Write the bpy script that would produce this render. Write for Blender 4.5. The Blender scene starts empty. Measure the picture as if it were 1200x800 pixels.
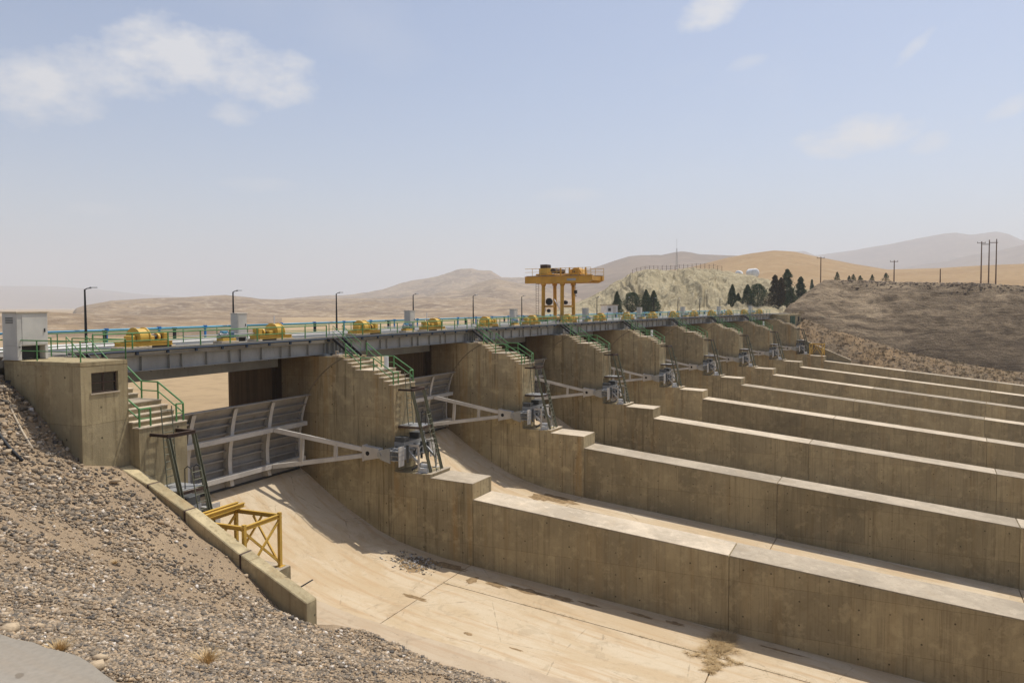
import bpy, bmesh, math, random
import numpy as np
from mathutils import Matrix, Vector

rnd = random.Random(7)
S = 1.25                      # survey units -> metres
PITCH, ALPHA = 17.0, 0.024023627
RAD = PITCH / ALPHA           # radius of the dam axis (the dam is curved in plan)
PW = 2.262                    # pier width

# ------------------------------------------------------------------ camera, world, sun, exposure
scene = bpy.context.scene
COL = scene.collection
FPX, CPITCH, CYAW, CROLL = 933.33, 0.04585, 1.04857, -0.004241
CAMP = np.array([-95.3307, -25.66235, 1.9406])
_cy, _sy = math.cos(CYAW), math.sin(CYAW)
_fw = np.array([_sy * math.cos(CPITCH), _cy * math.cos(CPITCH), -math.sin(CPITCH)])
_r = np.array([_cy, -_sy, 0.0]); _u = np.cross(_r, _fw)
_r2 = _r * math.cos(CROLL) + _u * math.sin(CROLL); _u2 = -_r * math.sin(CROLL) + _u * math.cos(CROLL)
cam = bpy.data.cameras.new('camera'); camo = bpy.data.objects.new('camera', cam); COL.objects.link(camo)
cam.sensor_width = 36; cam.lens = FPX / 1200 * 36; cam.clip_end = 60000; cam.clip_start = 0.05
M = Matrix.Identity(4)
for k in range(3):
    M[k][0], M[k][1], M[k][2], M[k][3] = _r2[k], _u2[k], -_fw[k], CAMP[k] * S
camo.matrix_world = M
scene.camera = camo

def ray(u, v):
    return _fw + (u - 600) / FPX * _r2 - (v - 400) / FPX * _u2
def azel(u, v):
    d = ray(u, v); d = d / np.linalg.norm(d)
    return math.atan2(d[0], d[1]), math.asin(d[2])

SUN = Vector((0.433, -0.134, 1.0)).normalized()
SUN_EL = math.asin(SUN.z); SUN_AZ = math.atan2(SUN.x, SUN.y)
sl = bpy.data.lights.new('sun', 'SUN'); sl.energy = 4.6; sl.angle = math.radians(0.6); sl.color = (1.0, 0.945, 0.86)
slo = bpy.data.objects.new('sun', sl); COL.objects.link(slo)
slo.rotation_euler = SUN.to_track_quat('Z', 'Y').to_euler()
slo.location = (0, 0, 200)

world = bpy.data.worlds.new('World'); scene.world = world; world.use_nodes = True
def build_world():
    nt = world.node_tree; N = nt.nodes; L = nt.links; N.clear()
    def nd(t, **k):
        n = N.new(t)
        for a, b in k.items(): setattr(n, a, b)
        return n
    def mth(op, a, b=None, c=None):
        n = nd('ShaderNodeMath', operation=op)
        for i, x in enumerate((a, b, c)):
            if x is None: continue
            if isinstance(x, (int, float)): n.inputs[i].default_value = x
            else: L.new(x, n.inputs[i])
        return n.outputs[0]
    out = nd('ShaderNodeOutputWorld'); bg = nd('ShaderNodeBackground')
    sky = nd('ShaderNodeTexSky', sky_type='NISHITA', sun_disc=False, sun_elevation=SUN_EL, sun_rotation=SUN_AZ,
             altitude=1200, air_density=1.0, dust_density=4.8, ozone_density=2.0)
    tc = nd('ShaderNodeTexCoord'); sep = nd('ShaderNodeSeparateXYZ'); L.new(tc.outputs['Generated'], sep.inputs[0])
    az = mth('ARCTAN2', sep.outputs[0], sep.outputs[1]); el = mth('ARCSINE', sep.outputs[2])
    cmb = nd('ShaderNodeCombineXYZ'); L.new(az, cmb.inputs[0]); L.new(mth('MULTIPLY', el, 1.7), cmb.inputs[1])
    nz = nd('ShaderNodeTexNoise'); nz.inputs['Scale'].default_value = 9; nz.inputs['Detail'].default_value = 7; nz.inputs['Roughness'].default_value = 0.58
    L.new(cmb.outputs[0], nz.inputs['Vector'])
    nz2 = nd('ShaderNodeTexNoise'); nz2.inputs['Scale'].default_value = 26; nz2.inputs['Detail'].default_value = 5; nz2.inputs['Roughness'].default_value = 0.6
    L.new(cmb.outputs[0], nz2.inputs['Vector'])
    n = mth('ADD', mth('MULTIPLY', mth('SUBTRACT', nz.outputs['Fac'], 0.5), 2.4), mth('MULTIPLY', mth('SUBTRACT', nz2.outputs['Fac'], 0.5), 1.1))
    total = None
    # (u, v, half width px, half height px, tilt, density)
    blobs = [(50, 102, 125, 46, 0.05, 1.0), (205, 72, 115, 52, 0.05, 1.2), (300, 95, 78, 46, -.1, 1.1), (130, 92, 95, 40, .05, 1.1), (278, 132, 36, 18, 0, 0.7),
             (835, 8, 54, 26, .3, 0.95), (1070, 58, 26, 12, .7, 0.6), (1000, 160, 80, 24, .1, 1.0), (1090, 168, 26, 14, 0.1, 0.5),
             (1188, 123, 36, 12, .3, 0.6), (668, 228, 50, 10, 0, 0.35), (298, 217, 46, 10, 0, 0.3), (878, 73, 26, 9, .2, 0.35),
             (110, 245, 40, 9, 0, 0.2)]
    for (u, v, hw, hh, tilt, dens) in blobs:
        a0, e0 = azel(u, v); a1, _ = azel(u + hw, v); _, e1 = azel(u, v - hh)
        ha = abs(a1 - a0); he = abs(e1 - e0)
        da = mth('SUBTRACT', az, a0); de = mth('SUBTRACT', mth('SUBTRACT', el, e0), mth('MULTIPLY', da, tilt))
        q = mth('ADD', mth('POWER', mth('ABSOLUTE', mth('DIVIDE', da, ha)), 2), mth('POWER', mth('ABSOLUTE', mth('DIVIDE', de, he)), 2))
        m = mth('SUBTRACT', 1.0, q)
        m = mth('ADD', m, mth('MULTIPLY', n, 1.5))
        m = mth('MULTIPLY', mth('MULTIPLY', mth('MAXIMUM', mth('MINIMUM', mth('MULTIPLY', m, 0.8), 1.0), 0.0), dens),
                mth('MAXIMUM', mth('MINIMUM', mth('SUBTRACT', 2.6, q), 1.0), 0.0))
        total = m if total is None else mth('MAXIMUM', total, m)
    # thin broken cloud elsewhere in the sky
    nz3 = nd('ShaderNodeTexNoise'); nz3.inputs['Scale'].default_value = 2.6; nz3.inputs['Detail'].default_value = 6
    L.new(cmb.outputs[0], nz3.inputs['Vector'])
    thin = mth('MULTIPLY', mth('MAXIMUM', mth('SUBTRACT', nz3.outputs['Fac'], 0.56), 0.0), 1.1)
    total = mth('MINIMUM', mth('ADD', mth('MAXIMUM', total, 0.0), thin), 1.0)
    mix = nd('ShaderNodeMix', data_type='RGBA'); L.new(mth('MULTIPLY', total, 0.85), mix.inputs[0])
    L.new(sky.outputs[0], mix.inputs[6]); mix.inputs[7].default_value = (5.7, 5.7, 5.8, 1)
    L.new(mix.outputs[2], bg.inputs[0]); bg.inputs[1].default_value = 0.136
    L.new(bg.outputs[0], out.inputs[0])
build_world()
vs = scene.view_settings; vs.view_transform = 'Standard'; vs.look = 'None'; vs.exposure = 0.0; vs.gamma = 1.0; vs.use_curve_mapping = False
scene.cycles.use_denoising = True
scene.cycles.max_bounces = 6; scene.cycles.volume_bounces = 1
scene.cycles.volume_step_rate = 4

# ------------------------------------------------------------------ frames along the curved dam
def ang(i): return (i - 4.5) * ALPHA
def P3(i, t, r, z):
    ph = ang(i); c, s = math.cos(ph), math.sin(ph)
    return np.array([s * (RAD + r) + c * t, c * (RAD + r) - s * t - RAD, z])
def loc(q, i):
    ph = ang(i); c, s = math.cos(ph), math.sin(ph); x, y = q[0], q[1] + RAD
    return np.array([c * x - s * y, s * x + c * y - RAD, q[2]])
def on_face(u, v, i, t=0.0):
    ph = ang(i); n = np.array([math.cos(ph), -math.sin(ph), 0]); d = ray(u, v)
    return loc(CAMP + d * (n @ (P3(i, t, 0, 0) - CAMP)) / (n @ d), i)
def at_dist(u, v, D):
    d = ray(u, v); return CAMP + d / math.hypot(d[0], d[1]) * D
BAYC = 0.5 + PW / PITCH / 2        # bay centre, in pier numbers after pier i

# ------------------------------------------------------------------ mesh helpers
def _perp(d, up=(0, 0, 1)):
    d = Vector(d).normalized(); up = Vector(up)
    if abs(d.dot(up)) > 0.99: up = Vector((0, 1, 0))
    a = d.cross(up).normalized(); b = a.cross(d).normalized()
    return a, b
class MB:
    def __init__(s): s.v = []; s.f = []
    def add(s, vs_, fs):
        o = len(s.v); s.v += [tuple(map(float, p)) for p in vs_]; s.f += [tuple(o + k for k in f) for f in fs]; return s
    def box(s, x0, x1, y0, y1, z0, z1):
        return s.add([(x0, y0, z0), (x1, y0, z0), (x1, y1, z0), (x0, y1, z0), (x0, y0, z1), (x1, y0, z1), (x1, y1, z1), (x0, y1, z1)],
                     [(3, 2, 1, 0), (4, 5, 6, 7), (0, 1, 5, 4), (1, 2, 6, 5), (2, 3, 7, 6), (3, 0, 4, 7)])
    def beam(s, p, q, w, h, up=(0, 0, 1)):
        a, b = _perp(Vector(q) - Vector(p), up); p = Vector(p); q = Vector(q); a = a * (w / 2); b = b * (h / 2)
        return s.add([p - a - b, p + a - b, p + a + b, p - a + b, q - a - b, q + a - b, q + a + b, q - a + b],
                     [(0, 1, 2, 3), (7, 6, 5, 4), (4, 5, 1, 0), (5, 6, 2, 1), (6, 7, 3, 2), (7, 4, 0, 3)])
    def ibeam(s, p, q, w, h, tf=.02, tw=.014, up=(0, 0, 1)):
        a, b = _perp(Vector(q) - Vector(p), up); p = Vector(p); q = Vector(q)
        o = b * (h / 2 - tf / 2)
        s.beam(p + o, q + o, w, tf, up); s.beam(p - o, q - o, w, tf, up)
        return s.beam(p, q, tw, h - 2 * tf, up)
    def tube(s, path, rad, n=8, cap=True):
        path = [Vector(p) for p in path]; rads = rad if isinstance(rad, (list, tuple)) else [rad] * len(path)
        o = len(s.v); up = None
        for k, p in enumerate(path):
            d = (path[min(k + 1, len(path) - 1)] - path[max(k - 1, 0)])
            a, b = _perp(d)
            for j in range(n):
                t = 2 * math.pi * j / n
                s.v.append(tuple(p + (a * math.cos(t) + b * math.sin(t)) * rads[k]))
        for k in range(len(path) - 1):
            for j in range(n):
                j2 = (j + 1) % n
                s.f.append((o + k * n + j, o + k * n + j2, o + (k + 1) * n + j2, o + (k + 1) * n + j))
        if cap:
            s.f.append(tuple(o + j for j in range(n))[::-1]); e = o + (len(path) - 1) * n
            s.f.append(tuple(e + j for j in range(n)))
        return s
    def prism(s, poly, x0, x1):           # polygon in (y, z), extruded along x
        n = len(poly)
        return s.add([(x0, a, b) for a, b in poly] + [(x1, a, b) for a, b in poly],
                     [tuple(range(n)), tuple(range(2 * n - 1, n - 1, -1))] + [(k, k + n, (k + 1) % n + n, (k + 1) % n) for k in range(n)])
    def prismy(s, poly, y0, y1):          # polygon in (x, z), extruded along y
        n = len(poly)
        return s.add([(a, y0, b) for a, b in poly] + [(a, y1, b) for a, b in poly],
                     [tuple(range(n)), tuple(range(2 * n - 1, n - 1, -1))] + [(k, (k + 1) % n, (k + 1) % n + n, k + n)[::-1] for k in range(n)])
    def loft(s, A, B):                    # two equal point rows -> strip
        n = len(A); o = len(s.v); s.v += [tuple(map(float, p)) for p in A] + [tuple(map(float, p)) for p in B]
        s.f += [(o + k, o + k + 1, o + n + k + 1, o + n + k) for k in range(n - 1)]; return s
    def grid(s, G):
        nr, nc = len(G), len(G[0]); o = len(s.v)
        for row in G: s.v += [tuple(map(float, p)) for p in row]
        for i in range(nr - 1):
            for j in range(nc - 1):
                s.f.append((o + i * nc + j, o + i * nc + j + 1, o + (i + 1) * nc + j + 1, o + (i + 1) * nc + j))
        return s
    def mesh(s, name, bevel=0.0, smooth=False, fix=True):
        me = bpy.data.meshes.new(name)
        me.from_pydata([(a * S, b * S, c * S) for a, b, c in s.v], [], s.f)
        if fix or bevel:
            bm = bmesh.new(); bm.from_mesh(me)
            if bevel:
                ed = [e for e in bm.edges if len(e.link_faces) == 2 and e.calc_face_angle(0) > 0.5]
                bmesh.ops.bevel(bm, geom=ed, offset=bevel * S, segments=1, affect='EDGES')
            bmesh.ops.recalc_face_normals(bm, faces=bm.faces)
            bm.to_mesh(me); bm.free()
        if smooth:
            me.polygons.foreach_set('use_smooth', [True] * len(me.polygons))
        return me
    def build(s, name, mat, parent=None, bevel=0.0, smooth=False, fix=True):
        me = s.mesh(name, bevel, smooth, fix)
        return link(name, me, mat, parent)
def link(name, me, mat, parent=None):
    if mat and not me.materials: me.materials.append(mat)
    o = bpy.data.objects.new(name, me); COL.objects.link(o)
    if parent: o.parent = parent
    return o
def tag(o, label=None, cat=None, group=None, kind=None):
    if label: o['label'] = label
    if cat: o['category'] = cat
    if group: o['group'] = group
    if kind: o['kind'] = kind
    return o
def thing(name, label, cat, i, t=0., r=0., z=0., rz=0., group=None):
    o = bpy.data.objects.new(name, None); COL.objects.link(o); o.empty_display_size = .3
    q = P3(i, t, r, z); o.location = Vector(q) * S; o.rotation_euler = (0, 0, -ang(i) + rz)
    return tag(o, label, cat, group)
def place(o, i, t=0., r=0., z=0., rz=0.):
    q = P3(i, t, r, z); o.location = Vector(q) * S; o.rotation_euler = (0, 0, -ang(i) + rz); return o
KIDS = {}
def copy_tree(o, parent=None):
    c = o.copy(); COL.objects.link(c); c.parent = parent
    for ch in o.children: copy_tree(ch, c)
    return c
ORD = ['', 'first', 'second', 'third', 'fourth', 'fifth', 'sixth', 'seventh', 'eighth', 'ninth', 'tenth', 'eleventh', 'twelfth', 'thirteenth', 'fourteenth']

# ------------------------------------------------------------------ value noise in numpy (terrain relief)
def _hash(ix, iy, sd):
    h = np.sin(ix * 127.1 + iy * 311.7 + sd * 74.7) * 43758.5453
    return h - np.floor(h)
def vnoise(x, y, sd=0):
    x = np.asarray(x, float); y = np.asarray(y, float)
    ix, iy = np.floor(x), np.floor(y); fx, fy = x - ix, y - iy
    fx = fx * fx * (3 - 2 * fx); fy = fy * fy * (3 - 2 * fy)
    a, b, c, d = _hash(ix, iy, sd), _hash(ix + 1, iy, sd), _hash(ix, iy + 1, sd), _hash(ix + 1, iy + 1, sd)
    return (a + (b - a) * fx) * (1 - fy) + (c + (d - c) * fx) * fy - .5
def fbm(x, y, octv=5, sd=0, gain=.5):
    s, a, f = 0, 1, 1
    for k in range(octv):
        s = s + a * vnoise(x * f + 13.7 * k, y * f - 7.3 * k, sd + k); a *= gain; f *= 2.03
    return s
def ridged(x, y, octv=5, sd=0):
    s, a, f = 0, 1, 1
    for k in range(octv):
        s = s + a * (1 - 4 * np.abs(vnoise(x * f + 5.1 * k, y * f + 3.3 * k, sd + k))); a *= .5; f *= 2.1
    return s

# ------------------------------------------------------------------ materials
class NT:
    def __init__(s, name, rough=.8, metal=0., spec=.3):
        s.m = bpy.data.materials.new(name); s.m.use_nodes = True; s.t = s.m.node_tree; s.N = s.t.nodes; s.L = s.t.links
        s.b = s.N['Principled BSDF']; s.b.inputs['Roughness'].default_value = rough; s.b.inputs['Metallic'].default_value = metal
        s.b.inputs['Specular IOR Level'].default_value = spec
    def nd(s, t, **k):
        n = s.N.new(t)
        for a, b in k.items(): setattr(n, a, b)
        return n
    def put(s, sock, x):
        if isinstance(x, (int, float)): sock.default_value = x
        elif isinstance(x, (tuple, list)):
            sock.default_value = tuple(x) + ((1,) if len(x) == 3 and sock.type == 'RGBA' else ())
        else: s.L.new(x, sock)
    def mth(s, op, a, b=None, c=None, clamp=False):
        n = s.nd('ShaderNodeMath', operation=op); n.use_clamp = clamp
        for i, x in enumerate((a, b, c)):
            if x is not None: s.put(n.inputs[i], x)
        return n.outputs[0]
    def coord(s, which='Object', rand=0., scale=(1, 1, 1)):
        tc = s.nd('ShaderNodeTexCoord'); v = tc.outputs[which]
        if rand:
            oi = s.nd('ShaderNodeObjectInfo'); va = s.nd('ShaderNodeVectorMath', operation='ADD'); cm = s.nd('ShaderNodeCombineXYZ')
            k = s.mth('MULTIPLY', oi.outputs['Random'], rand)
            for j in range(3): s.L.new(k, cm.inputs[j])
            s.L.new(v, va.inputs[0]); s.L.new(cm.outputs[0], va.inputs[1]); v = va.outputs[0]
        if scale != (1, 1, 1):
            mp = s.nd('ShaderNodeVectorMath', operation='MULTIPLY'); s.L.new(v, mp.inputs[0]); mp.inputs[1].default_value = scale; v = mp.outputs[0]
        return v
    def noise(s, v, scale, detail=4, rough=.55, dist=0.):
        n = s.nd('ShaderNodeTexNoise'); s.L.new(v, n.inputs['Vector']); n.inputs['Scale'].default_value = scale
        n.inputs['Detail'].default_value = detail; n.inputs['Roughness'].default_value = rough; n.inputs['Distortion'].default_value = dist
        return n.outputs['Fac']
    def vscale(s, v, sc):
        mp = s.nd('ShaderNodeVectorMath', operation='MULTIPLY'); s.L.new(v, mp.inputs[0]); mp.inputs[1].default_value = sc; return mp.outputs[0]
    def ramp(s, f, stops):
        n = s.nd('ShaderNodeValToRGB'); s.L.new(f, n.inputs[0]); e = n.color_ramp.elements
        while len(e) < len(stops): e.new(.5)
        for k, (p, c) in enumerate(stops):
            e[k].position = p; e[k].color = tuple(c) + (1,) if len(c) == 3 else c
        return n.outputs[0]
    def rr(s, f, a, b):                      # smooth step a..b -> 0..1
        n = s.nd('ShaderNodeMapRange'); n.interpolation_type = 'SMOOTHSTEP'; s.L.new(f, n.inputs[0])
        n.inputs[1].default_value = a; n.inputs[2].default_value = b; return n.outputs[0]
    def mix(s, f, a, b, mode='MIX'):
        n = s.nd('ShaderNodeMix', data_type='RGBA', blend_type=mode); s.put(n.inputs[0], f); s.put(n.inputs[6], a); s.put(n.inputs[7], b); return n.outputs[2]
    def color(s, c): s.put(s.b.inputs['Base Color'], c); return s
    def bump(s, h, strength=.3, dist=.02):
        n = s.nd('ShaderNodeBump'); n.inputs['Strength'].default_value = strength; n.inputs['Distance'].default_value = dist
        s.L.new(h, n.inputs['Height']); s.L.new(n.outputs[0], s.b.inputs['Normal']); return s

def concrete(name, base, dark, ochre, streak=.55, panels=True, stain_shade=False, rand=37., grain=.12, holes=True):
    n = NT(name, .9, 0, .15)
    v0 = n.coord('Object'); v = n.coord('Object', rand)
    sc = lambda k: tuple(min(1, x * k) for x in base)
    big = n.noise(v, .22, 6, .62, .5); mid = n.noise(v, 1.3, 6, .66); fine = n.noise(v, 22, 3, .6); pt2 = n.noise(v, 5.5, 5, .7)
    st = n.noise(n.vscale(v, (3.4, 3.4, .13)), 1.0, 7, .66); st2 = n.noise(n.vscale(v, (.8, .8, .07)), 1.0, 6, .64); st3 = n.noise(n.vscale(v, (9, 9, .22)), 1.0, 3, .6)
    c = n.mix(n.rr(big, .32, .68), sc(1.08), sc(.74))
    sp = n.nd('ShaderNodeSeparateXYZ'); n.L.new(v0, sp.inputs[0]); u = n.mth('ADD', sp.outputs[0], sp.outputs[1]); z = sp.outputs[2]
    h = fine
    if panels:
        cb = n.nd('ShaderNodeCombineXYZ'); n.L.new(u, cb.inputs[0]); n.L.new(n.mth('ADD', z, n.mth('MULTIPLY', mid, .06)), cb.inputs[1])
        br = n.nd('ShaderNodeTexBrick'); n.L.new(cb.outputs[0], br.inputs['Vector']); br.offset = .37
        br.inputs['Scale'].default_value = 1; br.inputs['Brick Width'].default_value = 4.4; br.inputs['Row Height'].default_value = 2.75
        br.inputs['Mortar Size'].default_value = .016; br.inputs['Mortar Smooth'].default_value = .5
        br.inputs['Color1'].default_value = (1.06, 1.05, 1.02, 1); br.inputs['Color2'].default_value = (.74, .75, .78, 1); br.inputs['Mortar'].default_value = (.5, .46, .4, 1)
        c = n.mix(.75, c, br.outputs['Color'], 'MULTIPLY')
    c = n.mix(n.mth('MULTIPLY', n.rr(st, .50, .66), streak), c, dark)
    c = n.mix(n.mth('MULTIPLY', n.rr(st2, .50, .70), streak * .9), c, ochre)
    if panels: c = n.mix(n.mth('MULTIPLY', n.rr(st3, .54, .68), .38), c, dark)
    c = n.mix(n.mth('MULTIPLY', n.rr(mid, .50, .68), .42), c, sc(1.32))
    pt = n.noise(v, .55, 8, .72, 1.0)
    c = n.mix(n.mth('MULTIPLY', n.rr(pt, .57, .605), .34), c, n.mix(.65, c, dark))
    c = n.mix(n.mth('MULTIPLY', n.rr(pt2, .54, .70), .38), c, sc(.58))
    if holes:
        fu = n.mth('ABSOLUTE', n.mth('SUBTRACT', n.mth('FRACT', n.mth('DIVIDE', u, 1.55)), .5))
        fz_ = n.mth('ABSOLUTE', n.mth('SUBTRACT', n.mth('FRACT', n.mth('DIVIDE', z, 1.375)), .5))
        d = n.mth('SQRT', n.mth('ADD', n.mth('POWER', n.mth('MULTIPLY', fu, 1.55), 2), n.mth('POWER', n.mth('MULTIPLY', fz_, 1.375), 2)))
        keep = n.rr(n.noise(v, .9, 2), .42, .52)
        c = n.mix(n.mth('MULTIPLY', n.mth('MULTIPLY', n.mth('SUBTRACT', 1.0, n.rr(d, .035, .065)), keep), .8), c, (.045, .035, .025))
    if stain_shade:   # old water staining plus shade painted into the colour, reservoir side of the gate
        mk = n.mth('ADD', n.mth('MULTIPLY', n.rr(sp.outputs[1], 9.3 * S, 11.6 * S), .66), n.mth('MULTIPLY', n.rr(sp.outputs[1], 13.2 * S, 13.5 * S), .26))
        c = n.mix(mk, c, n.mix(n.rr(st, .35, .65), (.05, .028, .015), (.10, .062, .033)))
    oi = n.nd('ShaderNodeObjectInfo'); tone = n.mth('ADD', n.mth('MULTIPLY', oi.outputs['Random'], .46), .76)
    tv = n.nd('ShaderNodeCombineXYZ')
    for k in range(3): n.L.new(tone, tv.inputs[k])
    c = n.mix(1.0, c, tv.outputs[0], 'MULTIPLY')
    vo = n.nd('ShaderNodeTexVoronoi'); vo.feature = 'DISTANCE_TO_EDGE'; n.L.new(n.vscale(v, (1, 1, 1)), vo.inputs['Vector']); vo.inputs['Scale'].default_value = .28
    crk = n.mth('MULTIPLY', n.mth('SUBTRACT', 1.0, n.rr(n.mth('ADD', vo.outputs['Distance'], n.mth('MULTIPLY', n.mth('SUBTRACT', pt2, .5), .05)), .0, .008)), n.rr(big, .5, .6))
    c = n.mix(n.mth('MULTIPLY', crk, .22), c, sc(.3))
    n.color(n.mix(n.mth('MULTIPLY', n.mth('SUBTRACT', fine, .5), grain * 4), c, sc(.6)))
    n.bump(n.mth('ADD', n.mth('MULTIPLY', fine, .6), n.mth('ADD', mid, n.mth('MULTIPLY', pt2, .6))), .5, .025)
    return n.m
MAT = {}
MAT['pier'] = concrete('pier_concrete', (.43, .35, .205), (.165, .13, .072), (.33, .205, .08), .78, stain_shade=True)
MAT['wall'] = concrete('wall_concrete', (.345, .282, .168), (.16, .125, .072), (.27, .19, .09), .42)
MAT['block'] = concrete('block_concrete', (.475, .39, .23), (.22, .17, .092), (.37, .25, .12), .6)
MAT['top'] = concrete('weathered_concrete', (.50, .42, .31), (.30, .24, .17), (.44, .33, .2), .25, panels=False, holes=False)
MAT['deck'] = concrete('deck_concrete', (.19, .175, .145), (.12, .105, .085), (.16, .138, .10), .3, panels=False, holes=False)

def floor_mat(name, base, pale, tan):
    n = NT(name, .9, 0, .15); v = n.coord('Object', 23.); sc = lambda k: tuple(min(1, x * k) for x in base)
    a = n.noise(n.vscale(v, (1, .35, 1)), .4, 7, .66, .8); b = n.noise(v, 1.7, 6, .66); c_ = n.noise(n.vscale(v, (3, .18, 1)), .7, 6, .64); f = n.noise(v, 25, 3); pt = n.noise(v, .5, 8, .72, 1.2)
    c = n.mix(n.rr(a, .38, .62), base, pale); c = n.mix(n.mth('MULTIPLY', n.rr(c_, .48, .68), .75), c, tan)
    c = n.mix(n.mth('MULTIPLY', n.rr(pt, .55, .62), .35), c, sc(.66)); c = n.mix(n.mth('MULTIPLY', n.rr(pt, .36, .30), .5), c, tuple(min(1, x * 1.06) for x in pale))
    c = n.mix(n.mth('MULTIPLY', n.rr(b, .54, .74), .4), c, sc(.62))
    sp = n.noise(v, 6, 3, .6); c = n.mix(n.mth('MULTIPLY', n.rr(sp, .68, .74), .55), c, (.12, .09, .06))
    oi = n.nd('ShaderNodeObjectInfo'); c = n.mix(n.mth('MULTIPLY', oi.outputs['Random'], .45), c, n.mix(.5, c, tan))
    vo = n.nd('ShaderNodeTexVoronoi'); vo.feature = 'DISTANCE_TO_EDGE'; n.L.new(v, vo.inputs['Vector']); vo.inputs['Scale'].default_value = .22
    crk = n.mth('MULTIPLY', n.mth('SUBTRACT', 1.0, n.rr(n.mth('ADD', vo.outputs['Distance'], n.mth('MULTIPLY', n.mth('SUBTRACT', b, .5), .06)), .0, .007)), n.rr(a, .45, .55))
    c = n.mix(n.mth('MULTIPLY', crk, .4), c, sc(.3))
    n.color(n.mix(n.mth('MULTIPLY', n.rr(f, .3, .75), .24), c, sc(.55)))
    n.bump(n.mth('ADD', n.mth('MULTIPLY', f, .5), b), .4, .02); return n.m
MAT['floor'] = floor_mat('chute_concrete', (.51, .395, .25), (.58, .485, .345), (.47, .325, .185))
MAT['apron'] = floor_mat('apron_mortar', (.44, .345, .235), (.49, .40, .285), (.42, .30, .19))
MAT['road'] = floor_mat('road_concrete', (.27, .24, .195), (.32, .29, .245), (.27, .22, .16))

MAT['roadslab'] = floor_mat('road_slab_concrete', (.33, .305, .26), (.39, .365, .32), (.33, .285, .22))

def paint(name, col, rough=.5, metal=0., wear=.25, rust=(.16, .07, .03), scale=3., spec=.4):
    n = NT(name, rough, metal, spec); v = n.coord('Object', 19.)
    a = n.noise(v, scale, 6, .65); b = n.noise(n.vscale(v, (1, 1, .3)), scale * 2.2, 5, .65); d = n.noise(v, .7, 3)
    c = n.mix(n.rr(d, .3, .7), col, tuple(x * .78 for x in col))
    c = n.mix(n.mth('MULTIPLY', n.rr(b, .5, .75), wear), c, tuple(x * .5 + .02 for x in col))
    c = n.mix(n.mth('MULTIPLY', n.rr(a, .66, .76), min(1, wear * 2.2)), c, rust)
    n.color(c); n.bump(a, .1, .004); return n.m
MAT['girder'] = paint('grey_girder_paint', (.31, .31, .295), .55, 0, .4, (.20, .13, .08), 1.5)
MAT['gate'] = paint('grey_gate_paint', (.30, .275, .24), .55, 0, .4, (.15, .10, .065), 1.4)
MAT['arm'] = paint('pale_grey_paint', (.52, .49, .44), .55, 0, .25, (.26, .19, .13), 1.6)
MAT['steel'] = paint('dull_galvanised_steel', (.38, .385, .38), .5, .35, .4, (.18, .12, .08), 4)
MAT['steel_dark'] = paint('dark_grey_steel', (.10, .105, .105), .55, .3, .45, (.09, .06, .045), 4)
MAT['green'] = paint('green_rail_paint', (.10, .265, .085), .45, 0, .3, (.13, .09, .04), 5)
MAT['palegreen'] = paint('pale_green_rail_paint', (.22, .38, .24), .5, 0, .25, (.2, .2, .12), 5)
MAT['ladder'] = paint('olive_rusty_steel', (.15, .152, .098), .6, .1, .45, (.13, .065, .03), 3)
MAT['rusty'] = paint('rust_brown_steel', (.075, .045, .03), .75, .1, .6, (.14, .06, .03), 5)
MAT['sealplate'] = paint('brown_stained_steel', (.19, .145, .088), .8, 0, .5, (.13, .07, .035), 3)
MAT['yellow'] = paint('yellow_machine_paint', (.64, .40, .06), .5, 0, .42, (.25, .13, .04), 3)
MAT['crane'] = paint('crane_yellow_paint', (.62, .32, .03), .45, 0, .35, (.22, .11, .04), 1.2)
MAT['frame'] = paint('old_yellow_paint', (.60, .37, .06), .55, 0, .3, (.26, .13, .05), 4)
MAT['blue'] = paint('blue_pipe_paint', (.02, .21, .55), .45, 0, .2, (.08, .08, .09), 4)
MAT['skyblue'] = paint('light_blue_pipe_paint', (.11, .38, .55), .45, 0, .2, (.2, .22, .22), 4)
MAT['darkblue'] = paint('dark_blue_pipe_paint', (.012, .03, .06), .5, 0, .35, (.06, .06, .06), 3)
MAT['cabinet'] = paint('cream_cabinet_paint', (.60, .58, .52), .5, 0, .15, (.4, .33, .25), 1.5)
MAT['white'] = paint('white_paint', (.78, .78, .76), .5, 0, .12, (.5, .45, .4), 2)
MAT['black'] = paint('black_paint', (.018, .018, .018), .55, 0, .3, (.05, .04, .035), 4)
MAT['motor'] = paint('blue_grey_motor_paint', (.10, .17, .24), .5, .1, .3, (.1, .09, .08), 5)
MAT['red'] = paint('red_paint', (.5, .03, .02), .5)
MAT['door'] = paint('dark_green_door_paint', (.012, .07, .04), .5, 0, .2)
MAT['wood'] = paint('weathered_pole_wood', (.15, .09, .055), .85, 0, .4, (.09, .06, .04), 2)
MAT['rubber'] = paint('black_hose_rubber', (.03, .032, .035), .7, 0, .3, (.1, .09, .07), 4)
n = NT('dark_glass', .08, 0, .5); n.color((.012, .013, .012)); MAT['glass'] = n.m
n = NT('dark_gap', .9); n.color((.02, .017, .014)); MAT['dark'] = n.m

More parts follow.
